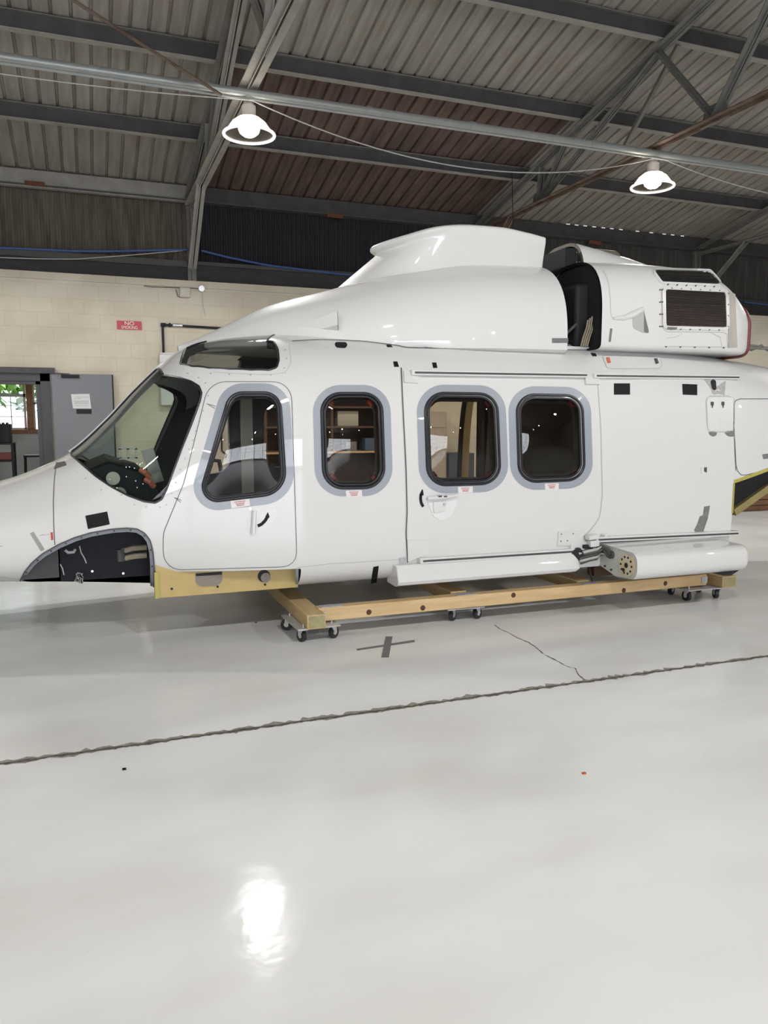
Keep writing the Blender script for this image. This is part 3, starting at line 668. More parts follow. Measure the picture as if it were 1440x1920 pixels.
st = empty('work_stool', (-1.2, 15.6, 0), 'thin-legged black stool inside the office under the window', 'stool')
a, b = at(45, 853, Y=15.6), at(86, 853, Y=15.6)
link('stool_seat', MB().box((a[0], 15.4, a[2] - .035), (b[0], 15.8, a[2])), BLACK, st, bevel=.008)
for x in (a[0] + .02, b[0] - .02):
    for y in (15.43, 15.77): link('stool_leg', MB().bar((x, y, a[2] - .03), (x + (.02 if x > a[0] + .1 else -.02), y, 0), .025, .025), BLACK, st)

# ------------------------------------------------------------------ things on the block wall
p, q = at(219, 601, Y=YW - .01), at(266, 619, Y=YW - .01)
sg = empty('no_smoking_sign', ((p[0] + q[0]) / 2, YW - .01, q[2]), 'red NO SMOKING sign on the cream block wall', 'sign')
link('sign_board', MB().box((p[0], YW - .014, q[2]), (q[0], YW - .001, p[2])), SIGNR, sg)
sc_ = (p[2] - q[2]); cxm = (p[0] + q[0]) / 2
text_mesh('NO', sc_ * .62, (cxm, YW - .015, q[2] + sc_ * .52), 'sign_lettering', SIGNW, sg, sx=1.15)
text_mesh('SMOKING', sc_ * .52, (cxm, YW - .015, q[2] + sc_ * .08), 'sign_lettering', SIGNW, sg, sx=.80)
bz = at(347, 548, Y=YW - .05)
jb = empty('junction_box', (bz[0], YW, bz[2]), 'square white junction box high on the wall beside the column foot', 'electrical box')
link('box_body', MB().box((bz[0] - .09, YW - .07, bz[2] - .085), (bz[0] + .09, YW, bz[2] + .085)), mat('white_plastic', (0.60, 0.57, 0.50), 0.5), jb, bevel=.02)
link('box_conduit', MB().tube([at(270, 536, Y=YW - .02), at(285, 538, Y=YW - .02), at(376, 541, Y=YW - .02)], .008, 6).tube([at(330, 543, Y=YW - .02), at(334, 556, Y=YW - .02), at(340, 558, Y=YW - .02)], .008, 6), STEELG, jb)
bz = at(378, 541, Y=YW - .05)
rb = empty('round_junction_box', (bz[0], YW, bz[2]), 'small round grey junction box with a wire hanging from it', 'electrical box')
link('box_body', MB().lathe([(0, -.06), (.05, -.06), (.055, -.05), (.055, 0)], (bz[0], YW, bz[2]), 20, 'y'), ALU, rb)
link('drop_wire', MB().tube([at(379, 545, Y=YW - .02), at(380, 570, Y=YW - .02), at(385, 592, Y=YW - .02)], .007, 6), WIRE, rb)
bp_ = empty('black_pipe', (3, YW, 0), 'black pipe elbow running along and down the block wall', 'pipe')
a, b, c = at(307, 668, Y=YW - .04), at(305, 609, Y=YW - .04), at(560, 624, Y=YW - .04)
link('pipe_drop', MB().cyl(a, b, .02, 10), BLACK, bp_); link('pipe_run', MB().cyl(b, c, .02, 10), BLACK, bp_)
link('pipe_elbow', MB().cyl(b + np.array((-.03, 0, 0)), b + np.array((.05, 0, 0)), .032, 12), BLACK, bp_); link('pipe_union', MB().cyl(b + np.array((.1, 0, 0)), b + np.array((.13, 0, 0)), .034, 12), BLACK, bp_)
link('pipe_valve', MB().cyl(b + np.array((.16, 0, 0)), b + np.array((.32, 0, 0)), .028, 12), ALU, bp_)
a, b = at(298, 662, Y=YW - .1), at(338, 760, Y=YW - .1)
cb = empty('wall_cabinet', (a[0] + .2, YW, b[2]), 'white wall cabinet half hidden behind the cockpit roof', 'cabinet')
link('cabinet_body', MB().box((a[0], YW - .2, b[2]), (a[0] + .5, YW, a[2] - .02)), WHITE2, cb, bevel=.01)
link('cabinet_top', MB().box((a[0] + .01, YW - .21, a[2] - .02), (a[0] + .46, YW, a[2])), WHITE2, cb)
# seen through the helicopter windows
a, b = at(433, 775, Y=YW - .03), at(452, 930, Y=YW - .03)
tag(link('plywood_panel', MB().box((a[0], YW - .05, 0), (a[0] + .42, YW - .01, a[2])), mat('brown_plywood', (0.30, 0.16, 0.075), 0.6, noise=.2, nscale=4, stretch=(6, 6, .8))), 'brown plywood panel leaning upright on the wall behind the cockpit', 'panel')
a = at(414, 740, Y=YW - .04); b = at(416, 845, Y=YW - .04)
tag(link('wall_hose', MB().tube([a, (a[0], YW - .04, a[2] - .5), b, b + np.array((.08, 0, -.08)), b + np.array((.05, 0, -.13))], .014, 8), BLACK), 'black hose hanging on the wall, seen through the cockpit windows', 'hose')
a, b = at(452, 750, Y=13.3), at(474, 900, Y=13.3)
tag(link('grey_column', MB().box((a[0], 13.25, 0), (a[0] + .06, 13.5, 2.35)).box((a[0], 13.25, 0), (a[0] + .22, 13.29, 2.35)), STEELL), 'pale grey steel upright seen through the cockpit door window', 'post')
sh = empty('timber_shelving', (4.3, 13.2, 0), 'dark wooden shelving and bench along the wall behind the cabin', 'shelving')
for zz in (.35, .95, 1.38, 1.72, 2.0): link('shelf_board', MB().box((2.75, 12.8, zz - .03), (5.1, 13.6, zz)), DKWOOD if zz != .95 else PINE, sh)
link('shelf_back', MB().box((2.75, 13.6, .1), (5.1, 13.65, 2.03)), mat('brown_shelf_back', (0.10, 0.06, 0.045), 0.7, noise=.3), sh)
for x in (2.75, 3.9, 5.07): link('shelf_side', MB().box((x, 12.85, 0), (x + .04, 13.6, 2.03)), DKWOOD, sh)
for k, (x, zz, wd, h, c, t) in enumerate(((4.05, 1.38, .38, .26, (0.50, 0.47, 0.38), 'pale carton on the upper shelf seen through the first cabin window'), (4.55, .95, .2, .22, (0.08, 0.12, 0.20), 'blue bin on the bench seen through the first cabin window'), (3.2, .95, .3, .3, (0.07, 0.09, 0.16), 'dark blue bin on the bench seen through the cockpit door window'), (4.2, .95, .2, .16, (0.20, 0.20, 0.19), 'grey box on the bench seen through the first cabin window'))):
    tag(link('storage_box', MB().box((x, 12.95, zz), (x + wd, 13.3, zz + h)), mat('storage_box_%d' % k, c, .6, noise=.1), bevel=.008), t, 'box')
lk = empty('metal_locker', (5.75, 13.4, 0), 'tan two-door steel locker on the wall, seen through the second cabin window', 'locker')
TAN = mat('tan_locker_paint', (0.42, 0.36, 0.28), 0.5, noise=.05)
a = at(800, 772, Y=13.2); x0 = at(790, 800, Y=13.2)[0]; x1 = at(838, 800, Y=13.2)[0]
link('locker_body', MB().box((x0 - .3, 13.2, 0), (x1, 13.68, a[2])), TAN, lk, bevel=.006)
for dz0, dz1 in ((.06, .95), (.98, 1.32), (1.35, a[2] - .04)): link('locker_door', MB().box((x0 - .27, 13.18, dz0), (x1 - .03, 13.2, dz1)), TAN, lk, bevel=.004)
a, b = at(838, 850, Y=13.2), at(870, 890, Y=13.2)
tag(link('blue_cabinet', MB().box((a[0] + .02, 13.15, 0), (a[0] + .55, 13.65, a[2])), mat('dark_blue_paint', (0.05, 0.06, 0.085), .5), bevel=.01), 'low dark blue cabinet beside the tan locker', 'cabinet')
ch = empty('office_chair', (2.1, 12.3, 0), 'black high-backed chair on the floor beyond the cockpit', 'chair')
a = at(401, 862, Y=12.2)
link('chair_back', MB().tube([a + np.array((-.18, 0, -.12)), a + np.array((-.1, 0, 0)), a + np.array((.08, 0, -.02)), a + np.array((.13, 0, -.3)), a + np.array((.13, 0, -.6))], .035, 8), BLACK, ch)
link('chair_seat', MB().box((a[0] - .25, 12.0, .42), (a[0] + .3, 12.5, .5)), BLACK, ch, bevel=.03)
link('chair_stem', MB().cyl((a[0], 12.25, .06), (a[0], 12.25, .42), .03), BLACK, ch)
mb = MB()
for k in range(5): an = k * 2 * math.pi / 5; mb.bar((a[0], 12.25, .06), (a[0] + .3 * math.cos(an), 12.25 + .3 * math.sin(an), .04), .04, .04)
link('chair_base', mb, BLACK, ch)
# lumber beyond the tail
for k in range(3):
    for j in range(2):
        a = at(1372, 960, Z=0); o = link('lumber_board', MB().box((9.55 + .25 * k, 9.75 + .34 * j - .05 * k, .1 * k), (12.6 - .3 * k, 10.05 + .34 * j - .05 * k, .1 * k + .085)), mat('red_brown_lumber', (0.24, 0.12, 0.06), .6, noise=.35, nscale=4, stretch=(1, 8, 8)), bevel=.004)
        tag(o, ('%s board, %s row of the brown lumber stack beyond the tail' % (('lowest', 'middle', 'topmost')[k], ('front', 'rear')[j])), 'lumber', 'stacked lumber beyond the tail')

# ================================================================== THE HELICOPTER
CY = 6.2
HELI = empty('helicopter', (2.6, CY, 0.3), 'white helicopter fuselage without rotors, resting on a wheeled timber dolly', 'helicopter')
HULL = Loft(CY,
    [(-2.5, .06), (-2.2, .26), (-1.8, .43), (-1.3, .58), (-.8, .70), (-.3, .80), (.1, .885), (.5, .955), (.95, 1.02), (1.4, 1.05), (5.1, 1.05), (5.6, 1.0), (6.5, .80), (8, .55), (9, .45)],
    [(-2.5, .56), (-2.1, .48), (-1.5, .425), (-.5, .385), (.3, .345), (.8, .315), (1.3, .30), (9, .30)],
    [(-2.5, .66), (-1.5, .70), (-.5, .74), (.1, .84), (.6, .98), (1.2, 1.08), (9, 1.10)],
    [(-2.5, .70), (-2.2, .77), (-1.5, .90), (-.6, 1.06), (-.22, 1.205), (-.13, 1.255), (.14, 1.495), (.33, 1.70), (.53, 1.895), (.66, 2.005), (.82, 2.07), (1.1, 2.12), (1.45, 2.15), (2.5, 2.17), (4.2, 2.17), (5.5, 2.08), (7, 1.98), (9, 1.9)],
    [(-2.5, 2.0), (-.5, 2.15), (.2, 2.2), (.7, 2.6), (1.2, 3.0), (5.2, 3.2), (6.5, 2.6), (9, 2.2)],
    [(-2.5, 2.4), (-.5, 3.4), (.4, 4.6), (1.0, 7), (1.4, 8), (5.2, 8), (9, 4)])

def xz(P): return np.stack([P[:, 0], P[:, 2]], 1)
def win_px(c, d=0.0, N=110): 
    P = resample(round_poly(c, 12), N); return offset_poly(P, d) if d else P
# outlines of the windows (outer edge of the black seal), in the side view
CWIN = [(430, 734, 34), (527, 734, 34), (539, 926, 46), (366, 947, 30)]
W1 = [(599, 735, 38), (718, 735, 38), (724, 917, 40), (604, 918, 40)]
W2 = [(793, 734, 38), (934, 736, 38), (941, 909, 38), (799, 913, 38)]
W3 = [(965, 737, 36), (1094, 739, 36), (1099, 902, 36), (970, 907, 36)]
WINS = {'cw': (CWIN, 15), 'w1': (W1, 13), 'w2': (W2, 13), 'w3': (W3, 13)}
def hull_pts(px): return np.array([HULL.hit(*p) for p in px])
OUT = {}
for k, (c, g) in WINS.items(): OUT[k] = xz(hull_pts(win_px(c, -8.5 if k == 'cw' else -10)))
SHIELD_PX = [(308, 704), (335, 708), (358, 715), (373, 724), (378, 737), (375, 752), (361, 790), (341, 840), (323, 888), (312, 918), (303, 936), (291, 943), (270, 940), (240, 929), (210, 913), (180, 893), (158, 874), (143, 861)]
sp = xz(hull_pts(SHIELD_PX))
top_edge = [(-.10, 1.33), (-.05, 1.40), (.14, 1.56), (.33, 1.76), (.50, 1.93)]
sp = np.vstack([sp, [(-.12, 1.252)], top_edge])
OUT['shield'] = resample(sp, 220)
EYE_PX = [(500, 639), (514, 641), (521, 655), (523, 675), (519, 689), (505, 694), (470, 693.5), (430, 692), (392, 690), (360, 687), (338, 683)]
ey = hull_pts(EYE_PX); eyo = np.stack([ey[:, 0], CY - ey[:, 1]], 1)
eyo = np.vstack([eyo, [(.70, .26), (.85, .18), (1.45, .18)]]); OUT['eye'] = resample(eyo, 160)
BAY_PX = [(38, 1088), (46, 1072), (60, 1055), (80, 1038), (110, 1021), (140, 1008), (170, 999), (210, 992), (240, 990), (258, 992), (272, 1000), (282, 1014), (287, 1035), (289, 1060), (289, 1100)]
bp0 = xz(hull_pts(BAY_PX)); bp0 = np.vstack([bp0, [(bp0[-1, 0], .36), (bp0[0, 0] + .16, bp0[0, 1] - .05), (bp0[0, 0] + .05, bp0[0, 1] - .03)]]); OUT['bay'] = resample(bp0, 160)
OUT['sill'] = np.array([(.385, .30), (.385, .488), (1.345, .472), (1.345, .25), (.385, .25)])
XT = 5.15
OUT['tail'] = np.array([(XT, .2), (XT, .955), (9.2, 1.83), (9.2, .2)])
CDOOR = [(392, 716, 40), (546, 716, 34), (557, 1062, 26), (306, 1069, 56), (306, 1000, 30), (345, 905, 10)]
OUT['cdoor'] = xz(hull_pts(win_px(CDOOR, 0, 200)))
SDOOR = [(754, 706, 4), (1120, 714, 4), (1126, 800, 20), (1129, 935, 20), (1122, 978, 14), (1090, 1012, 8), (1088, 1030, 3), (764, 1052, 3), (762, 930, 10), (757, 800, 10)]
OUT['sdoor'] = xz(hull_pts(win_px(SDOOR, 0, 260)))
GEAR = [(1080, 1018, 4), (1108, 1014, 4), (1108, 1062, 4), (1080, 1064, 4)]

M = 190
xs = np.concatenate([np.linspace(-2.5, -.7, 50)[:-1], np.linspace(-.7, 5.75, 330)[:-1], np.linspace(5.75, 9, 60)])
O_, Z_ = zip(*[HULL.section(x, M) for x in xs]); O_, Z_ = np.array(O_), np.array(Z_); X_ = np.repeat(xs[:, None], M, 1)
def ctr(A): return (A[:-1, :-1] + A[1:, :-1] + A[1:, 1:] + A[:-1, 1:]) / 4
fx, fo, fz = ctr(X_), ctr(O_), ctr(Z_)
ORDER = ['cdoor', 'sdoor', 'cw', 'w1', 'w2', 'w3', 'shield', 'eye', 'bay', 'sill', 'tail']
cls = np.zeros(fx.shape, int)
for i, k in enumerate(ORDER, 1):
    ins = in_poly(fx, fo if k == 'eye' else fz, OUT[k])
    if k == 'eye': ins &= fz > 1.6
    cls[ins] = i
nx = len(xs)
CL = np.full((nx, M, 4), -1)
CL[:-1, :-1, 0] = cls; CL[1:, :-1, 1] = cls; CL[1:, 1:, 2] = cls; CL[:-1, 1:, 3] = cls
for i in range(nx):
    for j in range(M):
        s = set(CL[i, j]) - {-1}
        if len(s) > 1:
            k = ORDER[max(s) - 1]
            if k == 'eye':
                q = nearest_on(OUT[k], np.array((X_[i, j], O_[i, j])))
                if np.hypot(q[0] - X_[i, j], q[1] - O_[i, j]) < .05: X_[i, j], O_[i, j] = q; Z_[i, j] = HULL.top(q[0], CY + q[1])
            else:
                q = nearest_on(OUT[k], np.array((X_[i, j], Z_[i, j])))
                if np.hypot(q[0] - X_[i, j], q[1] - Z_[i, j]) < .05: X_[i, j], Z_[i, j] = q; O_[i, j] = HULL.off(q[0], q[1])
VN = np.stack([X_, CY - O_, Z_], -1).reshape(-1, 3); NN = HULL.nrm(VN)
cx_ = np.abs(O_.reshape(-1)) < 1e-4; NN[cx_, 1] = 0; NN /= np.linalg.norm(NN, axis=1)[:, None] + 1e-9
VF = VN * (1, -1, 1) + (0, 2 * CY, 0); NF = NN * (1, -1, 1)
ii, jj = np.meshgrid(np.arange(nx - 1), np.arange(M - 1), indexing='ij')
FQ = np.stack([ii * M + jj, ii * M + jj + 1, (ii + 1) * M + jj + 1, (ii + 1) * M + jj], -1)
def piece(name, near, far, m, parent, off=0.0, flip=False, bulge=0.0):
    """Part of the fuselage skin: near / far are sets of class numbers."""
    vs, ns, fs = [], [], []; base = 0
    for V, N, cs, rev in ((VN, NN, near, True), (VF, NF, far, False)):
        if not cs: continue
        F = FQ[np.isin(cls, list(cs))]
        if rev != flip: F = F[:, ::-1]
        u, inv = np.unique(F, return_inverse=True)
        vs.append(V[u] + N[u] * off); ns.append(N[u] * (-1 if flip else 1)); fs.append(inv.reshape(F.shape) + base); base += len(u)
    mb = MB(); mb.v = [tuple(p) for p in np.vstack(vs)]; mb.f = [tuple(map(int, f)) for f in np.vstack(fs)]
    if bulge:
        V = np.array(mb.v); q = [(V[:, a] - V[:, a].min()) / np.ptp(V[:, a]) * 2 - 1 for a in (0, 2)]
        V += np.vstack(ns) * (bulge * np.clip(1 - q[0] ** 2, 0, 1) * np.clip(1 - q[1] ** 2, 0, 1))[:, None]
        mb.v = [tuple(p) for p in V]; return link(name, mb, m, parent, sharp=80)
    n = np.vstack(ns); return link(name, mb, m, parent, normals=[tuple(q) for q in n])
C = {k: i for i, k in enumerate(ORDER, 1)}
wins = {C['cw'], C['w1'], C['w2'], C['w3'], C['shield'], C['eye']}
skin = piece('fuselage_skin', {0}, {0, C['cdoor'], C['bay'], C['sill']}, WHITE, HELI)
piece('interior_lining', {0, C['cdoor'], C['sdoor']}, {0, C['cdoor'], C['bay'], C['sill']}, LINING, HELI, off=-.055, flip=True)
cdoor = piece('cockpit_door', {C['cdoor']}, set(), WHITE, HELI, off=.001)
sdoor = piece('sliding_door', {C['sdoor']}, set(), WHITE, HELI, off=.001)

tip = HULL.ring(-2.5, 30); link('nose_tip', MB().grid([tip + tip[:1], [(-2.53, CY + (y - CY) * .5, .64 + (z - .64) * .5) for x, y, z in tip + tip[:1]]]).add([(-2.53, CY + (y - CY) * .5, .64 + (z - .64) * .5) for x, y, z in tip], [tuple(range(len(tip)))]), WHITE, HELI)
tb = HULL.ring(8.99, 40); link('tail_bulkhead', MB().add(tb, [tuple(range(len(tb)))]), LINING, HELI)
# ---- windows
def closed_on(px, off=0.0): return list(on(HULL, px, off))
def window(name, k, m, parent, label):
    c, g = WINS[k]
    pane = part_label(piece(name, {C[k]}, set(), m, parent, off=-.006, bulge=.036 if k != 'cw' else .022), label)
    sub = parent if parent is not HELI else pane       # keep thing > part > sub-part
    i0, i1, i2 = (-8.5, -10, .035) if k == 'cw' else (-10, -15, .05)
    P0 = win_px(c, i0)
    mb = MB().tube(closed_on(win_px(c, -3.2), .003), .0118, 10, True).tube(closed_on(win_px(c, i0 + 1.2), .001), .0095, 10, True)
    a, b = closed_on(P0, .0), closed_on(P0, -i2); A, B = a + a[:1], b + b[:1]; mb.grid([A, B])
    A2 = closed_on(win_px(c, i1), -i2); mb.grid([B, A2 + A2[:1]])
    A3 = closed_on(win_px(c, -2.5), .0015); mb.grid([A3 + A3[:1], a + a[:1]])
    link('window_seal', mb, RUBBER, sub)
    A, B = closed_on(win_px(c, g), .0028), closed_on(win_px(c, -2), .0028)
    link('painted_surround', MB().grid([A + A[:1], B + B[:1]]), BANDG, sub)
    return pane, sub
LAB = {}
pw, sub_c = window('cockpit_door_window', 'cw', COCKPIT_GLASS, cdoor, 'slanted clear window of the cockpit door')
p1_, sub1 = window('cabin_window', 'w1', CABIN_GLASS, HELI, 'tinted cabin window between the cockpit door and the sliding door')
p2_, sub2 = window('cabin_window', 'w2', CABIN_GLASS, sdoor, 'front tinted window of the sliding door')
p3_, sub3 = window('cabin_window', 'w3', CABIN_GLASS, sdoor, 'rear tinted window of the sliding door')
ws = part_label(piece('windshield', {C['shield']}, set(), SHIELD_GLASS, HELI, off=-.003), 'curved greenish windshield nearest the viewer')
ws2 = part_label(piece('windshield', set(), {C['shield']}, SHIELD_GLASS, HELI, off=-.003), 'windshield of the far side')
ew = part_label(piece('roof_window', {C['eye']}, set(), EYE_GLASS, HELI, off=-.003), 'smoked window in the cockpit roof')
piece('roof_window', set(), {C['eye']}, EYE_GLASS, HELI, off=-.003)
for k, nme in (('cw', 'cockpit_door_window'), ('w1', 'cabin_window')):
    piece(nme, set(), {C[k]}, COCKPIT_GLASS if k == 'cw' else CABIN_GLASS, HELI, off=-.006)
def shield_edge(mir):
    P = np.array([(x, CY - mir * HULL.off(x, min(z, float(HULL.p[3](x)) - 1e-4)), min(z, float(HULL.p[3](x)))) for x, z in OUT['shield']])
    return P
for mir, par in ((1, ws), (-1, ws2)):
    P = shield_edge(mir); N = HULL.nrm(P)
    keep = [i for i in range(len(P)) if abs(P[i, 1] - CY) > .02]
    k0 = next(i for i in range(len(keep)) if keep[i] - keep[i - 1] != 1) if any(keep[i] - keep[i - 1] != 1 for i in range(len(keep))) else 0
    keep = keep[k0:] + keep[:k0]; Q = P[keep]; NQ = N[keep]
    link('windshield_seal', MB().tube(list(Q), .007, 8).grid([list(Q), list(Q - NQ * .06)]), RUBBER, par)
xsx = np.linspace(-.13, .56, 30)
link('centre_post', MB().tube([(x, CY, float(HULL.p[3](x)) + .004) for x in xsx], .013, 10), WHITE2, HELI)
E3 = np.array([(x, CY - o, float(HULL.top(x, CY + o))) for x, o in OUT['eye']])
link('roof_window_seal', MB().tube(list(E3), .007, 8, True).grid([list(E3) + [E3[0]], list(E3 - HULL.nrm(E3) * .06) + [E3[0] - HULL.nrm(E3[:1])[0] * .06]]), RUBBER, ew)
# black border printed on the upper corner of the windshield
P = on(HULL, [(302, 706), (335, 711), (356, 718), (370, 727), (373, 740), (369, 757)], -.012); Q = on(HULL, [(290, 716), (322, 726), (338, 733), (346, 741), (349, 752), (347, 768)], -.012)
link('black_border', MB().grid([list(P), list(Q)]), BLACK, ws)

# ---- seams on the skin
mb = MB(); ribbon(mb, HULL, win_px(CDOOR, 0, 120), .0045, .0026, True)
for q in ([(405, 762), (387, 757), (403, 766)], [(340, 938), (326, 932), (339, 942)]): ribbon(mb, HULL, q, .004, .0026)
link('door_seam', mb, SEAM, cdoor)
mb = MB(); ribbon(mb, HULL, [(752, 690), (754, 740), (757, 800), (761, 880), (763, 960), (761, 1000), (764, 1054)], .009, .0056); link('door_seam', mb, SEAM, sdoor)
mb = MB(); ribbon(mb, HULL, [(1120, 716), (1126, 800), (1129, 930), (1124, 970), (1108, 992), (1092, 1008)], .0045, .0056); link('door_seam', mb, SEAML, sdoor)
mb = MB(); ribbon(mb, HULL, [(106, 866), (102, 900), (100, 940), (101, 990), (103, 1022)], .006); link('nose_seam', mb, SEAM, HELI)
for q_, w_ in (([(30, 882), (60, 871), (103, 858)], .004), ([(0, 1024), (5, 1024)], .006), ([(0, 1082), (36, 1086)], .005), ([(557, 1064), (620, 1057), (750, 1049)], .004), ([(542, 645), (546, 680), (535, 699), (500, 703), (400, 698)], .0035)): link('skin_seam', ribbon(MB(), HULL, q_, w_), SEAML, HELI)
mb = MB(); ribbon(mb, HULL, [(557, 1066), (557, 1104)], .02, .002); link('sill_edge_strip', mb, GFLANGE, HELI)
mb = MB(); ribbon(mb, HULL, [(548, 640), (600, 637), (680, 640), (745, 648), (760, 652), (900, 655), (1120, 657), (1240, 658), (1385, 663)], .012, .004); link('cowling_joint', mb, SEAM, HELI)
# tail panel (baggage door) and small access panel
mb = MB(); ribbon(mb, HULL, [(1445, 748), (1382, 748), (1375, 756), (1376, 800), (1379, 870), (1384, 887), (1392, 892), (1445, 880)], .006, .003); link('baggage_door_seam', mb, SEAM, HELI)
ap = link('access_panel', patch(MB(), HULL, [(1325, 745), (1375, 745), (1374, 808), (1327, 808)], .004), WHITE2, HELI)
mb = MB(); ribbon(mb, HULL, round_poly([(1323, 743, 8), (1377, 743, 8), (1376, 810, 10), (1326, 810, 10)]), .005, .0045, True); link('panel_seam', mb, SEAML, ap)
mb = MB()
for x in (1335, 1355): patch(mb, HULL, [(x - 3, 754), (x + 1.5, 754), (x + 1.5, 760), (x - 3, 760)], .012, 1, 1); patch(mb, HULL, [(x - 1.2, 760), (x + 1, 760), (x + .4, 765), (x - 1, 765)], .008, 1, 1)
link('panel_latch', mb, STEELD, ap)
rp = link('roof_panel', patch(MB(), HULL, [(1130, 668), (1237, 671), (1241, 690), (1138, 690)], .004, 8, 3), WHITE2, HELI)
mb = MB(); ribbon(mb, HULL, round_poly([(1128, 666, 3), (1237, 669, 3), (1242, 692, 6), (1138, 692, 5)]), .004, .0045, True); link('panel_seam', mb, SEAML, rp)
link('orange_latch', patch(MB(), HULL, [(1136, 672), (1142, 672), (1144, 681), (1139, 682)], .012, 1, 1), ORANGE, rp)
link('steel_latch', patch(MB(), HULL, [(1226, 674), (1231, 674), (1234, 682), (1229, 683)], .012, 1, 1), STEELD, rp)
# fasteners round the windshield and roof window
F = [(206, 899), (219, 915), (228, 928), (252, 946), (274, 950), (300, 951), (312, 946), (322, 925), (330, 905), (338, 880), (347, 860), (354, 842), (362, 825), (367, 808), (374, 790), (381, 770), (390, 742), (385, 718), (372, 708), (352, 700), (330, 697), (146, 886), (160, 897), (190, 918), (395, 700), (430, 702), (470, 703), (508, 703), (533, 690), (537, 672), (535, 656)]
bolt_parts('skin_fastener', HULL, F, .0065, .002, mat('fastener_grey', (.45, .45, .45), .4, metal=.4), HELI)
# tape marks and labels painted or stuck on the skin
def decal(name, c, m, off=.0025, parent=HELI, label=None, nu=3, nv=3, surf=None):
    o = link(name, patch(MB(), surf or HULL, c, off, nu, nv), m, parent)
    if label: o['label'] = label
    return o
decal('tape_patch', [(160, 967), (201, 959), (206, 983), (165, 992)], TAPE, label='large black tape patch above the nose bay')
decal('tape_patch', [(106, 868), (122, 865), (125, 872), (101, 880)], mat('dull_green_tape', (.09, .088, .065), .5, noise=.2), label='dull dark tape at the foot of the windshield')
decal('tape_strip', [(56, 1000), (63, 997), (84, 1030), (77, 1034)], mat('silver_tape', (.36, .36, .34), .5, noise=.2), label='slanting silver tape strip on the nose')
decal('red_mark', [(95, 998), (99, 998), (100, 1012), (96, 1013)], RED, label='small red mark beside the nose seam')
decal('fine_print', [(74, 1003.5), (92, 1001.5), (92, 1002.5), (74, 1004.5)], SEAML)
decal('tape_strip', [(700, 1063), (710, 1061), (706, 1092), (695, 1094)], TAPE, nv=10, off=.004, label='upright black tape strip under the first cabin window')
for c in ([(737, 678), (745, 678), (748, 688), (739, 688)], [(810, 680), (818, 680), (820, 690), (812, 690)], [(724, 646.5), (733, 647), (736, 651), (726, 651)], [(795, 648), (805, 648.5), (807, 653), (797, 652.5)], [(1107, 662), (1116, 662.5), (1119, 668), (1111, 668)]): decal('tape_square', c, TAPE)
decal('tape_patch', [(1151, 719), (1181, 719), (1181, 740), (1151, 740)], TAPE, label='left black tape patch under the rear upper rail')
decal('tape_patch', [(1279, 720), (1307, 721), (1307, 741), (1280, 740)], TAPE, label='right black tape patch under the rear upper rail')
def ppatch(name, px, m, label=None, off=.0022):
    o = link(name, poly_patch(MB(), HULL, resample(np.array(px, float), 24), off), m, HELI)
    if label: o['label'] = label
ppatch('bare_patch', [(1320, 950), (1331, 948), (1327, 972), (1318, 998), (1300, 996), (1306, 985), (1312, 968), (1318, 966)], PRIMER, 'ragged bare grey patch above the lower rear rail')
ppatch('bare_patch', [(1328, 810), (1344, 810), (1343, 816), (1337, 819), (1331, 816)], PRIMER)
ppatch('bare_patch', [(1358, 810), (1372, 808), (1373, 788), (1376, 792), (1377, 818), (1368, 819), (1362, 816)], PRIMER)
ppatch('bare_patch', [(1376, 820), (1378, 822), (1381, 880), (1379, 884), (1377, 850)], PRIMER)
ppatch('bare_patch', [(1429, 852), (1445, 850), (1445, 859), (1431, 861)], PRIMER)
ppatch('roof_drain', round_poly([(626, 641.5, 5), (652, 642, 5), (650, 653, 6), (630, 652, 6)], 4), TAPE, 'black oval vent under the cowling')
ppatch('fuel_filler', round_poly([(1331, 712, 5), (1342, 712, 5), (1343, 732, 6), (1335, 731, 6)], 5), BLACK, 'black oval filler hole under the rear rail end', .003)
ppatch('filler_surround', [(1318, 710), (1330, 711), (1335, 733), (1343, 733), (1361, 712), (1358, 742), (1348, 738), (1336, 741), (1334, 732), (1328, 722)], mat('pale_grey_metal', (.45, .44, .43), .5, noise=.2, nscale=30), None, .0018)
ppatch('lock_fitting', round_poly([(1313, 876, 3), (1323, 876, 3), (1323, 890, 3), (1314, 889, 3)], 4), WHITE2, None, .006)
ppatch('lock_fitting', [(1319, 878), (1324, 876), (1324, 886), (1319, 884)], STEELD, None, .009)

# placards under the windows
def placard(c, parent):
    o = link('exit_placard', patch(MB(), HULL, c, .004, 2, 2), LABELM, parent); c = np.array(c, float)
    mb = MB()
    def uv(u, v): return tuple((c[0] * (1 - u) + c[1] * u) * (1 - v) + (c[3] * (1 - u) + c[2] * u) * v)
    for v, u0, u1 in ((.25, .2, .8), (.52, .26, .74), (.75, .3, .7)):
        n = 9; 
        for i in range(n):
            a, b = u0 + (u1 - u0) * i / n, u0 + (u1 - u0) * (i + .72) / n
            patch(mb, HULL, [uv(a, v - .07), uv(b, v - .07), uv(b, v + .07), uv(a, v + .07)], .0052, 1, 1)
    link('placard_print', mb, PINK, o if parent is HELI else parent)
placard([(432, 939), (467, 935), (469, 948), (434, 953)], cdoor)
placard([(648, 920), (678, 919), (679, 931), (649, 932)], HELI)
placard([(858, 913), (886, 912), (886, 923), (859, 924)], sdoor)
placard([(1021, 907), (1047, 906), (1047, 917), (1022, 918)], sdoor)

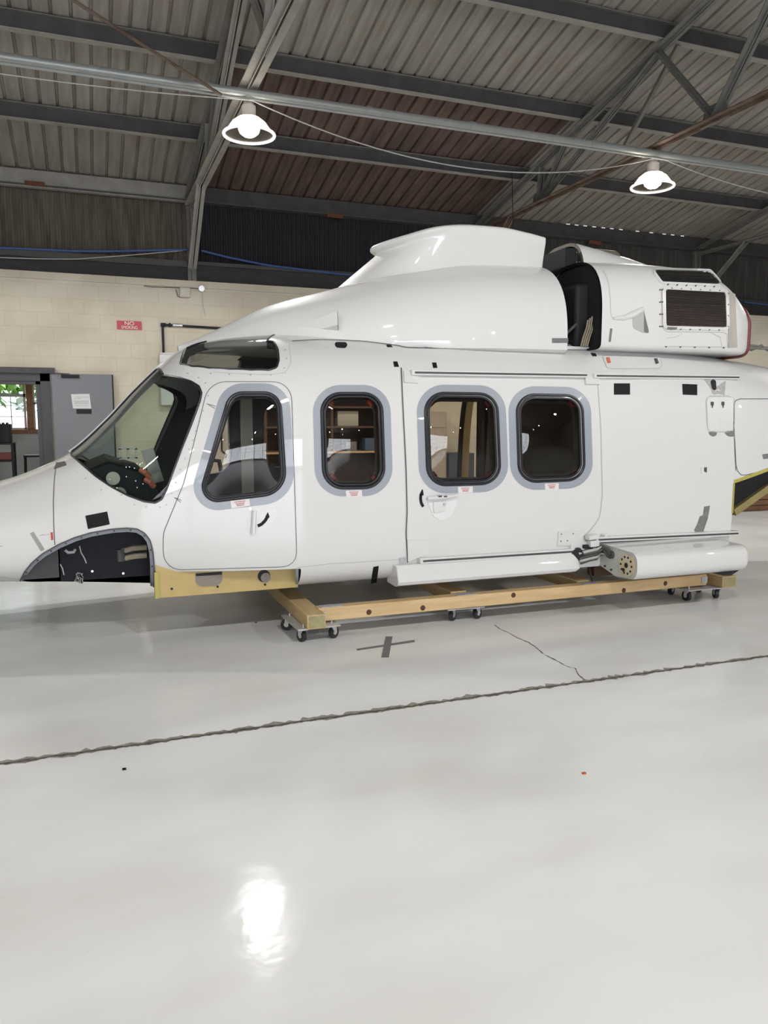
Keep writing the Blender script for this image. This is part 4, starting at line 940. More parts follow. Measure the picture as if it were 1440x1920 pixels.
# red latches inside the window corners
def latch(c, parent, m=REDDK):
    o = link('window_latch', patch(MB(), HULL, c, -.03, 1, 1), m, parent)
for c, p, m in (([(376, 920), (389, 927), (394, 936), (381, 933)], cdoor, RED), ([(615, 754), (624, 746), (628, 752), (619, 761)], p1_, REDDK), ([(688, 750), (696, 748), (701, 760), (694, 762)], p1_, REDDK), ([(618, 892), (624, 888), (634, 897), (628, 902)], p1_, REDDK), ([(697, 895), (704, 889), (706, 896), (699, 903)], p1_, REDDK),
             ([(807, 756), (815, 749), (819, 753), (810, 762)], sdoor, REDDK), ([(911, 752), (916, 750), (922, 758), (917, 762)], sdoor, REDDK), ([(808, 888), (814, 884), (821, 892), (815, 897)], sdoor, REDDK), ([(913, 891), (921, 885), (923, 890), (915, 896)], sdoor, REDDK),
             ([(977, 757), (984, 751), (988, 755), (980, 762)], sdoor, REDDK), ([(1070, 752), (1075, 750), (1081, 758), (1076, 762)], sdoor, REDDK), ([(980, 883), (986, 879), (992, 888), (986, 892)], sdoor, REDDK), ([(1076, 886), (1083, 881), (1085, 886), (1078, 892)], sdoor, REDDK)):
    latch(c, p, m)

# door handles
def arrow(path, wd, head, parent):
    mb = MB(); ribbon(mb, HULL, path, wd, .006); poly_patch(mb, HULL, resample(np.array(head, float), 9), .006); o = link('painted_arrow', mb, TAPE, parent)
arrow([(483, 986), (490, 983), (497, 976), (501, 969)], .022, [(497, 969), (502, 960), (506, 971)], cdoor)
arrow([(793, 950), (789, 942), (788, 934), (789, 926)], .021, [(786, 928), (792, 916), (794, 929)], sdoor)
RECESS = mat('recess_white', (.72, .72, .72), .4)
mb = MB(); poly_patch(mb, HULL, round_poly([(476, 954, 4), (514, 950, 8), (521, 962, 8), (510, 985, 12), (488, 999, 6), (467, 1001, 4), (466, 985, 5)], 4), .004); link('handle_recess', mb, RECESS, cdoor)
P = on(HULL, [(477, 957), (476, 970), (475, 985), (474, 999)], .02); link('door_handle', MB().tube(list(P), [.014, .015, .016, .017], 10), WHITE, cdoor)
link('door_lock', bolts(MB(), HULL, [(469, 953)], .013, .008), ALU, cdoor)
mb = MB(); poly_patch(mb, HULL, round_poly([(797, 932, 3), (856, 928, 4), (856, 946, 12), (846, 966, 10), (828, 977, 8), (812, 968, 10)], 4), .006); link('handle_recess', mb, RECESS, sdoor)
P = on(HULL, [(799, 934), (815, 933), (835, 931), (855, 928)], .026); link('door_handle', MB().tube(list(P), [.013, .016, .016, .012], 10), WHITE, sdoor)
link('handle_plate', patch(MB(), HULL, [(811, 941), (836, 939), (834, 957), (812, 961)], .018, 2, 2), WHITE2, sdoor)
link('door_lock', bolts(MB(), HULL, [(831, 945)], .012, .024), ALU, sdoor)
mb = MB(); 
for x in (818, 828): patch(mb, HULL, [(x, 929), (x + 6, 928.4), (x + 6, 931), (x, 931.6)], .043, 1, 1)
link('handle_print', mb, STEELD, sdoor)

# rails
def rail(p0, p1, h, depth, name='door_rail', y=None):
    a, b = on(HULL, [p0, p1]); N = np.array((0, -1, 0)); o = MB()
    o.bar(a + N * depth / 2, b + N * depth / 2, depth + .02, h); r = link(name, o, WHITE2, HELI, bevel=.003)
    g = MB().bar(a + N * (depth + .0085) + (b - a) * .015, b + N * (depth + .0085) - (b - a) * .005, .006, h * .38); link('rail_groove', g, STEELD, r)
    return r
rail((768, 699), (1096, 704), .038, .035); rail((1108, 705), (1380, 708), .036, .035)
rail((782, 1050), (1100, 1030), .040, .05); rail((1108, 1010), (1374, 998), .040, .06)
def bracket(c, parent, off=.012): return link('rail_bracket', patch(MB(), HULL, c, off, 2, 2), WHITE2, parent)
bracket([(756, 697), (783, 697), (783, 720), (757, 718)], sdoor, .016); bracket([(1095, 703), (1122, 704), (1122, 722), (1096, 722)], sdoor, .02)
bracket([(763, 1012), (802, 1012), (801, 1038), (764, 1052)], sdoor, .012); bracket([(1046, 997), (1092, 994), (1092, 1022), (1044, 1022)], sdoor, .012)
bolt_parts('bracket_bolt', HULL, [(1051, 1001), (1073, 1000), (1050, 1014), (1062, 1013)], .006, .016, SEAM, sdoor)
P = on(HULL, [(1094, 1006), (1112, 1003)], .05); link('rail_fitting', MB().bar(P[0], P[1], .06, .035), WHITE2, HELI, bevel=.004); mb = MB(); P = on(HULL, [(1096, 1016), (1112, 1014)], .06); mb.bar(P[0], P[1], .05, .05); link('rail_fitting', mb, WHITE2, HELI, bevel=.004)
P = on(HULL, [(1126, 1004), (1131, 1003)], .03); mb = MB().bar(P[0], P[1], .05, .03); link('rail_fitting', mb, WHITE2, HELI, bevel=.004)

# sill fairing below the sliding door
a, b = at(748, 1100, Y=5.06), at(1092, 1066, Y=5.06); z1a, z1b = at(752, 1061, Y=5.10)[2], at(1092, 1036, Y=5.10)[2]
x0, x1 = a[0], b[0]
prof = lambda zt: [(5.30, .30), (5.14, .297), (5.085, .315), (5.07, .34), (5.105, zt - .012), (5.12, zt), (5.32, zt)]
A = [(x0, y, z) for y, z in prof(z1a)]; B = [(x1 - .012 - (.03 if i < 3 else 0), y, z) for i, (y, z) in enumerate(prof(z1b))]
mb = MB().add(A + B, [tuple(range(7)), tuple(range(7, 14))[::-1]] + [(i, (i + 1) % 7, 7 + (i + 1) % 7, 7 + i) for i in range(7)])
link('sill_fairing', mb, WHITE, HELI, bevel=.006)
link('sill_bracket', patch(MB(), HULL, [(748, 1046), (760, 1044), (760, 1060), (749, 1062)], .01, 1, 1), STEEL, HELI)
# exposed yellow sill under the cockpit door
sl = link('yellow_sill', MB().box((.385, 5.295, .315), (1.35, 5.33, .60)), YPRIM, HELI)
mb = MB()
def disc_y(mb, px, r, y, th=.004, n=24):
    p = at(*px, Y=y); return mb.cyl((p[0], y - th, p[2]), (p[0], y + th, p[2]), r, n)
link('sill_hole', disc_y(MB(), (495, 1080), .044, 5.293), BLACK, sl); link('hole_metal', disc_y(MB(), (498, 1083), .034, 5.290), mat('brown_grey_metal', (.16, .14, .12), .4, metal=.4), sl)
p, q = at(367, 1076, Y=5.29), at(417, 1097, Y=5.29)
hp = resample(round_poly([(p[0], p[2], .004), (q[0], p[2] + .004, .004), (q[0], q[2] + .02, .05), (q[0] - .04, q[2], .03), (p[0] + .04, q[2], .03), (p[0], q[2] + .02, .05)], 5), 40)
link('hand_hole', MB().prism([tuple(k) for k in hp], 5.288, 5.296), mat('taupe_panel', (.23, .20, .17), .6), sl)
link('hole_painted_shade', MB().box((p[0], 5.286, p[2] - .016), (q[0], 5.292, p[2] + .002)), BLACK, sl)  # black strip painted as the shade under the hole's upper edge
link('sill_edge', MB().box((.375, 5.28, .315), (.40, 5.34, .49)), mat('sill_edge_yellow', (.50, .44, .12), .6, noise=.2), sl)
for px in ((322, 1104), (408, 1100), (497, 1096)): link('sill_rivet', disc_y(MB(), px, .008, 5.293), BLACK, sl)

# nose wheel bay
bay2 = np.array([(x, float(HULL.near(x, max(z, float(HULL.p[1](x)) + .004))), max(z, float(HULL.p[1](x)) + .004)) for x, z in OUT['bay']])
mb = MB(); bl = list(bay2); bk = [p + np.array((0, .62, 0)) for p in bay2]; mb.grid([bl + bl[:1], bk + bk[:1]]); mb.add(bk, [tuple(range(len(bk)))])
bay = link('nose_wheel_bay', mb, NAVY, HELI)
n_ar = len(BAY_PX)
inn = offset_poly(np.array(BAY_PX, float), 0)
ar = resample(np.array(BAY_PX, float), 60, False); t = np.gradient(ar, axis=0); t /= np.linalg.norm(t, axis=1)[:, None]; nrm2 = np.stack([-t[:, 1], t[:, 0]], 1)
wdt = np.full(60, 7.5); A = on(HULL, ar, .003); B = on(HULL, ar + nrm2 * wdt[:, None], -.006)
fl = link('bay_flange', MB().grid([list(A), list(B)]), GFLANGE, bay)
bolt_parts('flange_bolt', HULL, [tuple(p) for p in (ar + nrm2 * 3.6)[3:58:5]], .006, .006, STEELD, bay)
mb = MB().tube(list(on(HULL, ar, .004)), .005, 6); link('flange_seal', mb, SEAM, bay)
yb = 5.55
def bp(px, py, y=yb): return at(px, py, Y=y)
link('bay_bulkhead', MB().box((bp(42, 1050)[0], 5.50, .46), (bp(110, 1050)[0], 5.56, .9)), mat('dark_grey_panel', (.03, .03, .034), .55), bay)
link('hydraulic_hose', MB().tube([bp(228, 1034), bp(250, 1028), bp(275, 1026)], .02, 8), HOSE, bay)
link('hydraulic_hose', MB().tube([bp(232, 1047), bp(252, 1043), bp(275, 1041)], .02, 8), HOSE, bay)
link('hose_coupling', MB().tube([bp(226, 1030), bp(228, 1052)], .03, 8), STEELD, bay)
link('bay_pipe', MB().tube([bp(122, 1031), bp(128, 1036), bp(138, 1035), bp(141, 1029)], .012, 8), ALU, bay)
link('bay_wire', MB().tube([bp(149, 1024), bp(152, 1036), bp(158, 1046), bp(162, 1056)], .004, 6), WIRE, bay)
link('bay_wire', MB().tube([bp(113, 1058), bp(117, 1066), bp(120, 1078)], .004, 6), WIRE, bay)
random.seed(3)
mb = MB()
for k in range(9):
    pts = [bp(148 + random.uniform(-8, 8), 1085 + random.uniform(-12, 9), 5.45) for _ in range(4)]; mb.tube(pts, .006, 6)
link('wire_bundle', mb, mat('grey_loom', (.25, .26, .25), .5), bay)
for px in ((173, 1071), (231, 1075)): link('bay_screw', disc_y(MB(), px, .008, 5.54), ALU, bay)
link('bay_back_panel', MB().box((bp(112, 1050)[0], 5.56, .42), (bp(284, 1050)[0], 5.60, 1.0)), NAVY, bay)

# cabin and cockpit interior
link('cabin_floor', MB().box((.5, CY - .82, .45), (5.1, CY + .82, .50)), LINING, HELI)
rb_ = [(x, CY + (y - CY) * .93, 1.2 + (z - 1.2) * .93) for x, y, z in HULL.ring(3.95, 40)]
link('rear_bulkhead', MB().add(rb_ + [(x + .03, y, z) for x, y, z in rb_], [tuple(range(len(rb_))), tuple(range(len(rb_), 2 * len(rb_)))[::-1]] + [(i, (i + 1) % len(rb_), len(rb_) + (i + 1) % len(rb_), len(rb_) + i) for i in range(len(rb_))]), LININGB, HELI)
ip = link('instrument_panel', MB().prism([(-.05, .62), (.50, .62), (.50, .90), (.36, 1.14), (.12, 1.22), (-.05, 1.15)], CY - .62, CY + .62, 'y'), NAVY, HELI, bevel=.02)
def ipd(px, r, m, name, y=CY - .64):
    p = at(*px, Y=y); return link(name, MB().cyl((p[0], y - .004, p[2]), (p[0], y + .03, p[2]), r, 20), m, ip)
ipd((212, 897), .045, mat('pale_disc', (.42, .41, .37), .5), 'round_cutout'); ipd((224, 926), .045, mat('grey_disc', (.30, .29, .27), .5), 'round_cutout')
a = at(240, 850, Y=CY - .4); 
fr = MB(); 
for s in (-.055, 0, .055): fr.box((a[0] + s - .008, a[1] - .02, a[2] - .035), (a[0] + s + .008, a[1], a[2] + .035))
for s in (-.035, .035): fr.box((a[0] - .063, a[1] - .02, a[2] + s - .008), (a[0] + .063, a[1], a[2] + s + .008))
link('standby_bracket', fr, mat('pale_bracket', (.36, .36, .33), .5), ip)
a = at(272, 890, Y=CY - .66)
for k, (px, py) in enumerate(((272, 886), (281, 904))):
    p = at(px, py, Y=CY - .68); link('red_lever', MB().tube([p + np.array((-.03, 0, .02)), p + np.array((.0, -.02, 0)), p + np.array((.025, 0, -.03))], .02, 8), mat('orange_red_lever', (.40, .12, .08), .5), ip)
a = at(277, 870, Y=CY - .1); link('panel_edge', MB().bar(a + np.array((0, 0, .11)), a + np.array((.07, 0, -.14)), .02, .09), mat('pale_panel', (.40, .40, .38), .5), ip)
random.seed(5)
for _ in range(15):
    p = at(250 + random.uniform(-14, 20), 905 + random.uniform(-45, 28), Y=CY - .64); link('panel_screw', MB().cyl(p, p + np.array((0, .03, 0)), .0038, 6), ALU, ip)
xa_, xb_ = at(453, 850, Y=7.1)[0], at(474, 850, Y=7.1)[0]
link('cockpit_upright', MB().box((xa_, 7.08, .5), (xb_, 7.13, 1.86)), mat('grey_green_upright', (.40, .41, .35), .5, noise=.12), HELI)
zz_ = np.linspace(.52, 1.9, 24)
def farp(px, y0=7.2, ins=.0): return [(at(px + (1.2 - z) * -6, 850, Y=y0)[0], 2 * CY - float(HULL.near(3.6, z)) - ins, z) for z in zz_]
link('far_door_frame', MB().grid([farp(869, ins=.03), farp(876, ins=.10)]), YPRIM, HELI); link('far_door_seal', MB().grid([farp(861, ins=.02), farp(869, ins=.03)]), BLACK, HELI)
CURT = mat('brown_cabin_trim', (.13, .10, .08), .8, noise=.35, nscale=5, stretch=(4, 4, .6))
cp = [[(x, CY + .80 + .03 * math.sin(k * 1.7), z) for z in zz_] for k, x in enumerate(np.linspace(farp(877)[8][0], farp(877)[8][0] + .32, 14))]
link('cabin_trim', MB().grid(cp), CURT, HELI)
link('trim_panel', MB().grid([[(at(px, 850, Y=6.9)[0] + (z - 1.2) * .05, 6.9, z) for z in zz_] for px in (912, 925)]), mat('taupe_trim', (.30, .25, .20), .7, noise=.2), HELI)
# tail bay: dark inner panel with a yellow lower edge
p0, p1 = at(1372, 962, Y=6.0), at(1452, 905, Y=6.0)
zt_ = 1.35
link('tail_bay_panel', MB().prism([(p0[0], p0[2] + .03), (p1[0], p1[2] + .03), (p1[0], zt_), (p0[0], zt_)], 6.0, 6.06, 'y'), BLACK, HELI)
link('tail_bay_edge', MB().bar(p0 + np.array((0, -.01, .01)), p1 + np.array((0, -.01, .01)), .07, .07), mat('olive_yellow_edge', (.38, .31, .12), .6, noise=.2), HELI)
lx_ = np.linspace(XT, 7.5, 30); sl_ = (1.83 - .955) / (9.2 - XT)
P = np.array([(x, float(HULL.near(x, .955 + sl_ * (x - XT))) - .004, .955 + sl_ * (x - XT)) for x in lx_]); Q = np.array([(x, float(HULL.near(x, .985 + sl_ * (x - XT))) - .004, .985 + sl_ * (x - XT)) for x in lx_])
link('tail_cut_edge', MB().grid([list(P), list(Q)]), YGREEN, HELI)
P = np.array([(XT, float(HULL.near(XT, z)) - .002, z) for z in np.linspace(.955, .70, 10)]); link('rear_cut_edge', MB().tube(list(P), .008, 6), YGREEN, HELI)

# ================================================================== COWLINGS
COWL = Loft(CY, [(.66, .015), (.76, .12), (.97, .27), (1.35, .46), (1.8, .62), (2.4, .75), (3.0, .82), (3.8, .845)],
            2.0, [(.60, 2.035), (1.1, 2.045), (1.4, 2.04), (3.8, 2.04)],
            [(.66, 2.05), (.78, 2.10), (.97, 2.19), (1.35, 2.375), (1.8, 2.51), (2.4, 2.68), (3.0, 2.775), (3.8, 2.80)],
            [(.6, 2.0), (1.5, 2.2), (2.5, 2.6), (3.8, 2.9)], 2.0)
xe = 3.585
cxs = np.concatenate([np.linspace(.67, 1.2, 30)[:-1], np.linspace(1.2, xe, 50)])
cw = link('forward_cowling', COWL.mesh(cxs, 60), WHITE, HELI, sharp=50)
sec = COWL.ring(xe, 60); sec2 = [(xe, CY + (y - CY) * .96, 2.0 + (z - 2.0) * .96) for x, y, z in sec]
link('cowling_edge', MB().grid([sec + sec[:1], sec2 + sec2[:1]]), TAPE, cw)
link('fastener_plate', patch(MB(), COWL, [(1035, 634), (1065, 634), (1065, 643), (1035, 643)], .003, 2, 2), TAPEG, cw)
# pointed scoop on the cowling side
a = on(COWL, [(558, 612), (633, 594), (634, 620), (600, 617)], 0); n = COWL.nrm(a[1:2])[0]
mb = MB().add([a[0], a[1], a[2], a[3], a[1] + n * .075, a[2] + n * .075], [(0, 4, 1), (0, 3, 5, 4), (3, 2, 5), (1, 4, 5, 2)])
scp = link('side_scoop', mb, WHITE, cw, sharp=20); link('scoop_mouth', MB().add([a[1] + (a[0] - a[1]) * -.012 + n * .004, a[1] + n * .07 + (a[0] - a[1]) * -.012, a[2] + n * .07 + (a[0] - a[1]) * -.012, a[2] + n * .004 + (a[0] - a[1]) * -.012, a[1] + n * .004, a[1] + n * .07, a[2] + n * .07, a[2] + n * .004], [(0, 1, 2, 3), (7, 6, 5, 4), (0, 4, 5, 1), (1, 5, 6, 2), (2, 6, 7, 3), (3, 7, 4, 0)]), PRIMER, cw)
# mast fairing
ZTD = Spl([(0, 2.925), (.12, 2.965), (.3, 3.03), (.5, 3.065), (.7, 3.07), (.9, 3.045), (1, 3.025)])
def dome(N=70, K=44):
    R = []
    for u in np.linspace(0, 1, N) ** 1.25:
        row = []; zt = float(ZTD(u)); z0 = 2.30
        for k in range(K + 1):
            v = k / K; 
            zl = zt - .06                                   # lip height
            if v < .72:
                s = v / .72; z = z0 + (zl - .02 - z0) * s
                wd = .64 - .25 * math.sin(min(1, s / .62) * math.pi / 2) + .055 * max(0, (s - .55) / .45) ** 1.6
                xf = 1.66 + (2.29 - 1.66) * s ** 1.05
            else:
                s = (v - .72) / .28; fl = .045 * max(0, 1 - u * 2.2)
                ang = s * math.pi / 2
                wl = .445 + fl * math.sin(min(1, s * 3.2) * math.pi / 2)
                wd = wl * math.cos(max(0, (s - .25) / .75) * math.pi / 2) ** .55 if s > .25 else wl
                z = zl - .02 + (zt - zl + .02) * math.sin(ang) ** .9
                xf = 2.29 - .05 * math.sin(min(1, s * 3.2) * math.pi / 2) + .10 * max(0, (s - .35) / .65) ** 2
            x = xf + (3.61 - xf) * u
            h = min(1, u / .42); wd *= (1 - (1 - h) ** 2.2) ** .62
            row.append((x, wd, z))
        R.append(row)
    near = [[(x, CY - o, z) for x, o, z in r] for r in R]; far = [[(x, CY + o, z) for x, o, z in r[::-1][1:]] for r in R]
    return MB().grid([a + b for a, b in zip(near, far)])
dm = link('mast_fairing', dome(), WHITE, HELI, sharp=60)
# aft nacelles
NAC = Loft(5.74, [(3.85, .44), (5.0, .44), (5.25, .42), (5.42, .36), (5.55, .28)], [(3.85, 2.055), (5.55, 2.065)], [(3.85, 2.30), (5.55, 2.30)],
           [(3.85, 2.79), (4.4, 2.81), (4.9, 2.80), (5.15, 2.75), (5.35, 2.65), (5.55, 2.50)], [(3.85, 2.7), (5.1, 2.9), (5.55, 2.1)], [(3.85, 14), (5.3, 14), (5.55, 6)])
nxs = np.concatenate([np.linspace(3.86, 5.0, 40)[:-1], np.linspace(5.0, 5.50, 24)])
nac = part_label(link('engine_nacelle', NAC.mesh(nxs, 70), WHITE, HELI, sharp=50), 'near engine nacelle with filter panels and maroon exhaust rim')
mbf = NAC.mesh(nxs, 40); mbf.v = [(x, 2 * CY - y, z) for x, y, z in mbf.v]; mbf.f = [f[::-1] for f in mbf.f]
part_label(link('engine_nacelle', mbf, WHITE, HELI, sharp=50), 'engine nacelle of the far side')
rim = NAC.ring(5.5, 40); link('exhaust_rim', MB().tube(rim, .022, 8, True), MAROON, nac)
link('exhaust_inside', MB().add([(x - .02, y, z) for x, y, z in rim], [tuple(range(len(rim)))]), BLACK, nac)
xr0 = 3.87
fr_ = NAC.ring(xr0, 70); fr2 = [(xr0 - .004, 5.74 + (y - 5.74) * .94, 2.38 + (z - 2.38) * .94) for x, y, z in fr_]
link('nacelle_front_edge', MB().grid([[(x - .012, y, z) for x, y, z in fr_ + fr_[:1]], fr2 + fr2[:1]]), TAPE, nac)
for sg in (1, -1): link('nacelle_dark_front', MB().add([(x + .02, CY + sg * (y - CY), z) for x, y, z in fr2], [tuple(range(len(fr2)))]), BLACK, nac)  # black sheet added for the dark inside of the open nacelle front
# filter panels
def louver(c, n, name):
    cc = [np.array(p, float) for p in c]
    bk = link(name, patch(MB(), NAC, c, .004, 8, 8), BLACK, nac); mb = MB()
    for i in range(n):
        v0, v1 = (i + .12) / n, (i + .66) / n
        L = lambda u, v: tuple((cc[0] * (1 - u) + cc[1] * u) * (1 - v) + (cc[3] * (1 - u) + cc[2] * u) * v)
        A = on(NAC, [L(u, v0) for u in np.linspace(0, 1, 9)], .006); B = on(NAC, [L(u, v1) for u in np.linspace(0, 1, 9)], .013 + .004 * RNG.random())
        mb.grid([list(A), list(B)])
    link('filter_pleats', mb, LOUV, nac); return bk
def frame(c, wpx, name):
    Q = np.array(round_poly([(x, y, 3) for x, y in c], 3)); A = on(NAC, resample(Q, 60), .010); B = on(NAC, resample(offset_poly(Q, wpx), 60), .008)
    C_ = A - NAC.nrm(A) * .012; D_ = B - NAC.nrm(B) * .010; f = lambda P: list(P) + [P[0]]
    link(name, MB().grid([f(C_), f(A), f(B), f(D_)]), WHITE2, nac)
SF = [(1247, 543), (1359, 549), (1361, 614), (1248, 611)]; TF = [(1225, 507), (1330, 510), (1352, 534), (1241, 529)]
louver(SF, 27, 'side_filter'); frame(SF, 6, 'side_filter_frame'); LOUV = mat('grey_filter_mesh', (.21, .185, .155), .6, noise=.4, nscale=14); louver(TF, 16, 'top_filter'); frame(TF, 4, 'top_filter_frame')
bpx = [(1244, 535 + 0)] ; bx = []
for u in np.linspace(.1, .9, 6): bx += [(1247 + 112 * u, 540.5 + 6 * u), (1246 + 112 * u, 617 + 2 * u), (1241 + 108 * u, 533.5 + 5 * u)]
for v in np.linspace(.05, .95, 4): bx += [(1241, 540 + 76 * v), (1364, 548 + 68 * v), (1237, 540 + 76 * v)]
for u in np.linspace(0, 1, 5): bx += [(1248 + 108 * u, 650 + 2 * u)]
bolt_parts('panel_fastener', NAC, bx, .006, .013, SEAM, nac)
mb = MB(); ribbon(mb, NAC, [(1240, 540), (1241, 612), (1246, 622), (1362, 623), (1365, 655)], .004, .004); ribbon(mb, NAC, [(1250, 634), (1268, 632), (1278, 625)], .003, .004); ribbon(mb, NAC, [(1247, 649), (1362, 651)], .003, .004)
ribbon(mb, NAC, [(1131, 508), (1141, 530), (1144, 560), (1145, 590), (1150, 599), (1170, 596)], .003, .004)
ribbon(mb, NAC, [(1335, 625), (1350, 632), (1353, 650)], .003, .004); link('nacelle_seam', mb, SEAML, nac)
link('drain_slot', patch(MB(), NAC, [(1250, 613.5), (1268, 614), (1266, 618), (1250, 617.5)], .015, 2, 1), TAPEG, nac)
link('fastener_plate', patch(MB(), NAC, [(1144, 616), (1148, 616), (1145, 641), (1141, 641)], .003, 2, 2), TAPEG, nac)
mb = MB(); poly_patch(mb, NAC, resample(np.array([(1185, 592), (1206, 583), (1217, 625), (1204, 624), (1187, 615)], float), 20), .003); link('side_intake', mb, mat('grey_intake', (.42, .42, .42), .5), nac)
mb = MB(); poly_patch(mb, NAC, resample(np.array([(1207, 584), (1217, 625), (1207, 624)], float), 12), .004); link('intake_painted_shade', mb, mat('intake_shade_paint', (.15, .14, .13), .6), nac)  # dark wedge painted as the shade inside the intake recess
P = on(NAC, [(1150, 597), (1170, 596), (1188, 589), (1206, 579)], .0); link('intake_lip', MB().tube(list(P), [.012, .022, .028, .018], 10), WHITE, nac)
mb = MB(); patch(mb, NAC, [(1364, 545), (1378, 552), (1382, 652), (1366, 652)], .004, 5, 10); link('exhaust_heat_panel', mb, BEIGE, nac)
mb = MB(); 
for v in np.linspace(0, 1, 26): patch(mb, NAC, [(1365, 556 + 92 * v), (1371, 557 + 92 * v), (1371, 558.6 + 92 * v), (1365, 557.6 + 92 * v)], .007, 1, 1)
link('heat_panel_louvers', mb, SEAML, nac)
# centre hump behind the mast
HUMP = Loft(CY, [(3.9, .34), (4.3, .40), (4.9, .46), (5.5, .3)], 2.2, [(3.9, 2.5), (5.5, 2.5)], [(3.9, 3.045), (4.05, 3.05), (4.25, 3.02), (4.6, 2.96), (4.95, 2.88), (5.5, 2.7)], [(3.9, 3.5), (4.5, 3.0), (5.5, 2.2)], 2.5)
hx = np.linspace(4.06, 5.45, 36)
hp_ = link('drive_shaft_cowling', HUMP.mesh(hx, 50, False, True), WHITE, HELI, sharp=50)
r1 = HUMP.ring(4.06, 50); r2 = [(4.06, CY + (y - CY) * .93, 2.5 + (z - 2.5) * .95) for x, y, z in r1]
link('cowling_edge', MB().grid([r1 + r1[:1], r2 + r2[:1], [(4.5, y, z) for x, y, z in r2 + r2[:1]]]), mat('edge_taupe', (.16, .14, .11), .6), hp_)
bolt_parts('edge_bolt', HUMP, [(1081, 474), (1085, 474), (1081, 492), (1086, 492), (1079, 459)], .008, .006, SEAM, hp_)
# firewall and engine bay seen through the gap between the cowlings
eb = link('engine_bay', MB().box((3.66, CY - .30, 2.08), (4.9, CY + .30, 2.66)).box((3.78, CY - .66, 2.06), (4.2, CY + .66, 2.60)), BLACK, HELI, bevel=.03)
a = at(1052, 470, Y=CY); link('firewall_post', MB().box((3.90, CY - .30, 2.6), (4.02, CY + .05, 2.96)), NAVY, eb)
link('firewall_plate', MB().box((3.66, CY + .30, 2.55), (3.90, CY + .34, 2.93)), mat('grey_brown_plate', (.14, .13, .11), .7, noise=.3), eb)
link('bay_ledge', MB().box((3.60, 5.50, 2.03), (3.90, 5.62, 2.09)), WHITE2, eb)
for k in range(4):
    x = 3.83 + .02 * k; link('bay_hose', MB().tube([(x - .05, 5.46, 2.09), (x - .03, 5.46, 2.16), (x, 5.46, 2.24), (x + .01, 5.46, 2.30 + .015 * k)], .007, 8), HOSE, eb)
link('bay_link', MB().cyl((3.64, 5.5, 2.17), (3.76, 5.5, 2.27), .012, 8), STEELD, eb)
# hoses lying on top of the tail boom behind the exhaust
random.seed(11)
mb = MB()
for k in range(5):
    mb.tube([at(1398 + random.uniform(-4, 4) + 14 * j, 655 + random.uniform(-8, 4), Y=5.75 + .05 * k) for j in range(5)], .011, 6)
link('boom_hoses', mb, mat('grey_hose', (.16, .155, .14), .6), HELI)

# ================================================================== REAR SPONSON
ys0, ys1 = 4.72, 5.35
def spo_prof(s=1.0): return None
pl = [at(1115, 1022, Y=5.2), at(1198, 1052, Y=4.74), at(1180, 1085, Y=4.74)]
X0, X1 = 3.78, 4.83
SP = resample(round_poly([(5.35, .53, .02), (4.98, .515, .10), (4.665, .505, .075), (4.66, .30, .085), (4.90, .29, .10), (5.35, .40, .02)], 8), 60)
def ring_at(x, s=1.0, c=(5.0, .42)): return [(x, c[0] + (y - c[0]) * s, c[1] + (z - c[1]) * s) for y, z in SP]
R = [ring_at(X0), ring_at(X1), ring_at(X1 + .03, .97), ring_at(X1 + .055, .88)]
mb = MB().grid([r + r[:1] for r in R]); 
spn = link('landing_gear_sponson', mb, WHITE, HELI, sharp=50)
link('sponson_front_plate', MB().add(ring_at(X0 + .012, .985), [tuple(range(60))]), mat('pale_green_white', (.55, .56, .53), .5, noise=.1), spn)
link('sponson_rear_plate', MB().add(ring_at(X1 + .04, .90), [tuple(range(60))]), STEELD, spn)
dc = (X0 + .006, 4.785, .40)
link('pivot_disc', MB().cyl((X0 - .004, dc[1], dc[2]), (X0 + .012, dc[1], dc[2]), .086, 32), mat('yellowed_cream', (.58, .55, .45), .5, noise=.3, nscale=14, col2=(.55, .40, .18)), spn)
for k in range(10): an = k * 2 * math.pi / 10; link('disc_hole', MB().cyl((X0 - .007, dc[1] + .064 * math.cos(an), dc[2] + .064 * math.sin(an)), (X0 + .002, dc[1] + .064 * math.cos(an), dc[2] + .064 * math.sin(an)), .009, 8), BLACK, spn)
mb = MB().cyl((X0 - .007, dc[1], dc[2]), (X0, dc[1], dc[2]), .02, 12); link('disc_centre', mb, BLACK, spn); link('disc_hole', MB().cyl((X0 - .007, dc[1] + .03, dc[2] - .04), (X0, dc[1] + .03, dc[2] - .04), .015, 8), BLACK, spn)
for y, z in ((5.12, .49), (5.06, .345), (5.2, .37), (4.98, .33)): link('plate_hole', MB().cyl((X0 + .003, y, z), (X0 + .012, y, z), .008, 8), BLACK, spn)
link('pivot_collar', MB().cyl((X0 - .01, 4.98, .45), (X0 + .02, 4.98, .45), .032, 16), STEELD, spn)
mt = mat('dark_hose', (.05, .05, .045), .5); lh = mat('pale_hose', (.42, .42, .38), .5)
for k, (m_, zz, r_) in enumerate(((mt, .455, .014), (lh, .475, .012), (mt, .435, .012), (lh, .415, .012), (mt, .40, .010))):
    link('brake_hose', MB().tube([(3.56, 5.10 - .01 * k, zz - .02), (3.64, 5.06, zz), (3.70, 5.05, zz + .01), (3.75, 5.04 + .012 * k, zz + .03), (3.775, 5.0, .43 + .010 * k)], r_, 8), m_, spn)
link('sponson_well', MB().prism([(4.62, .30), (4.80, .33), (4.82, .30), (4.74, .265), (4.66, .27)], 4.72, 4.92, 'y'), BLACK, spn)
link('brake_hose', MB().tube([(3.74, 5.10, .48), (3.75, 5.05, .50), (3.76, 5.0, .49), (3.77, 4.975, .45)], .016, 8), mt, spn)
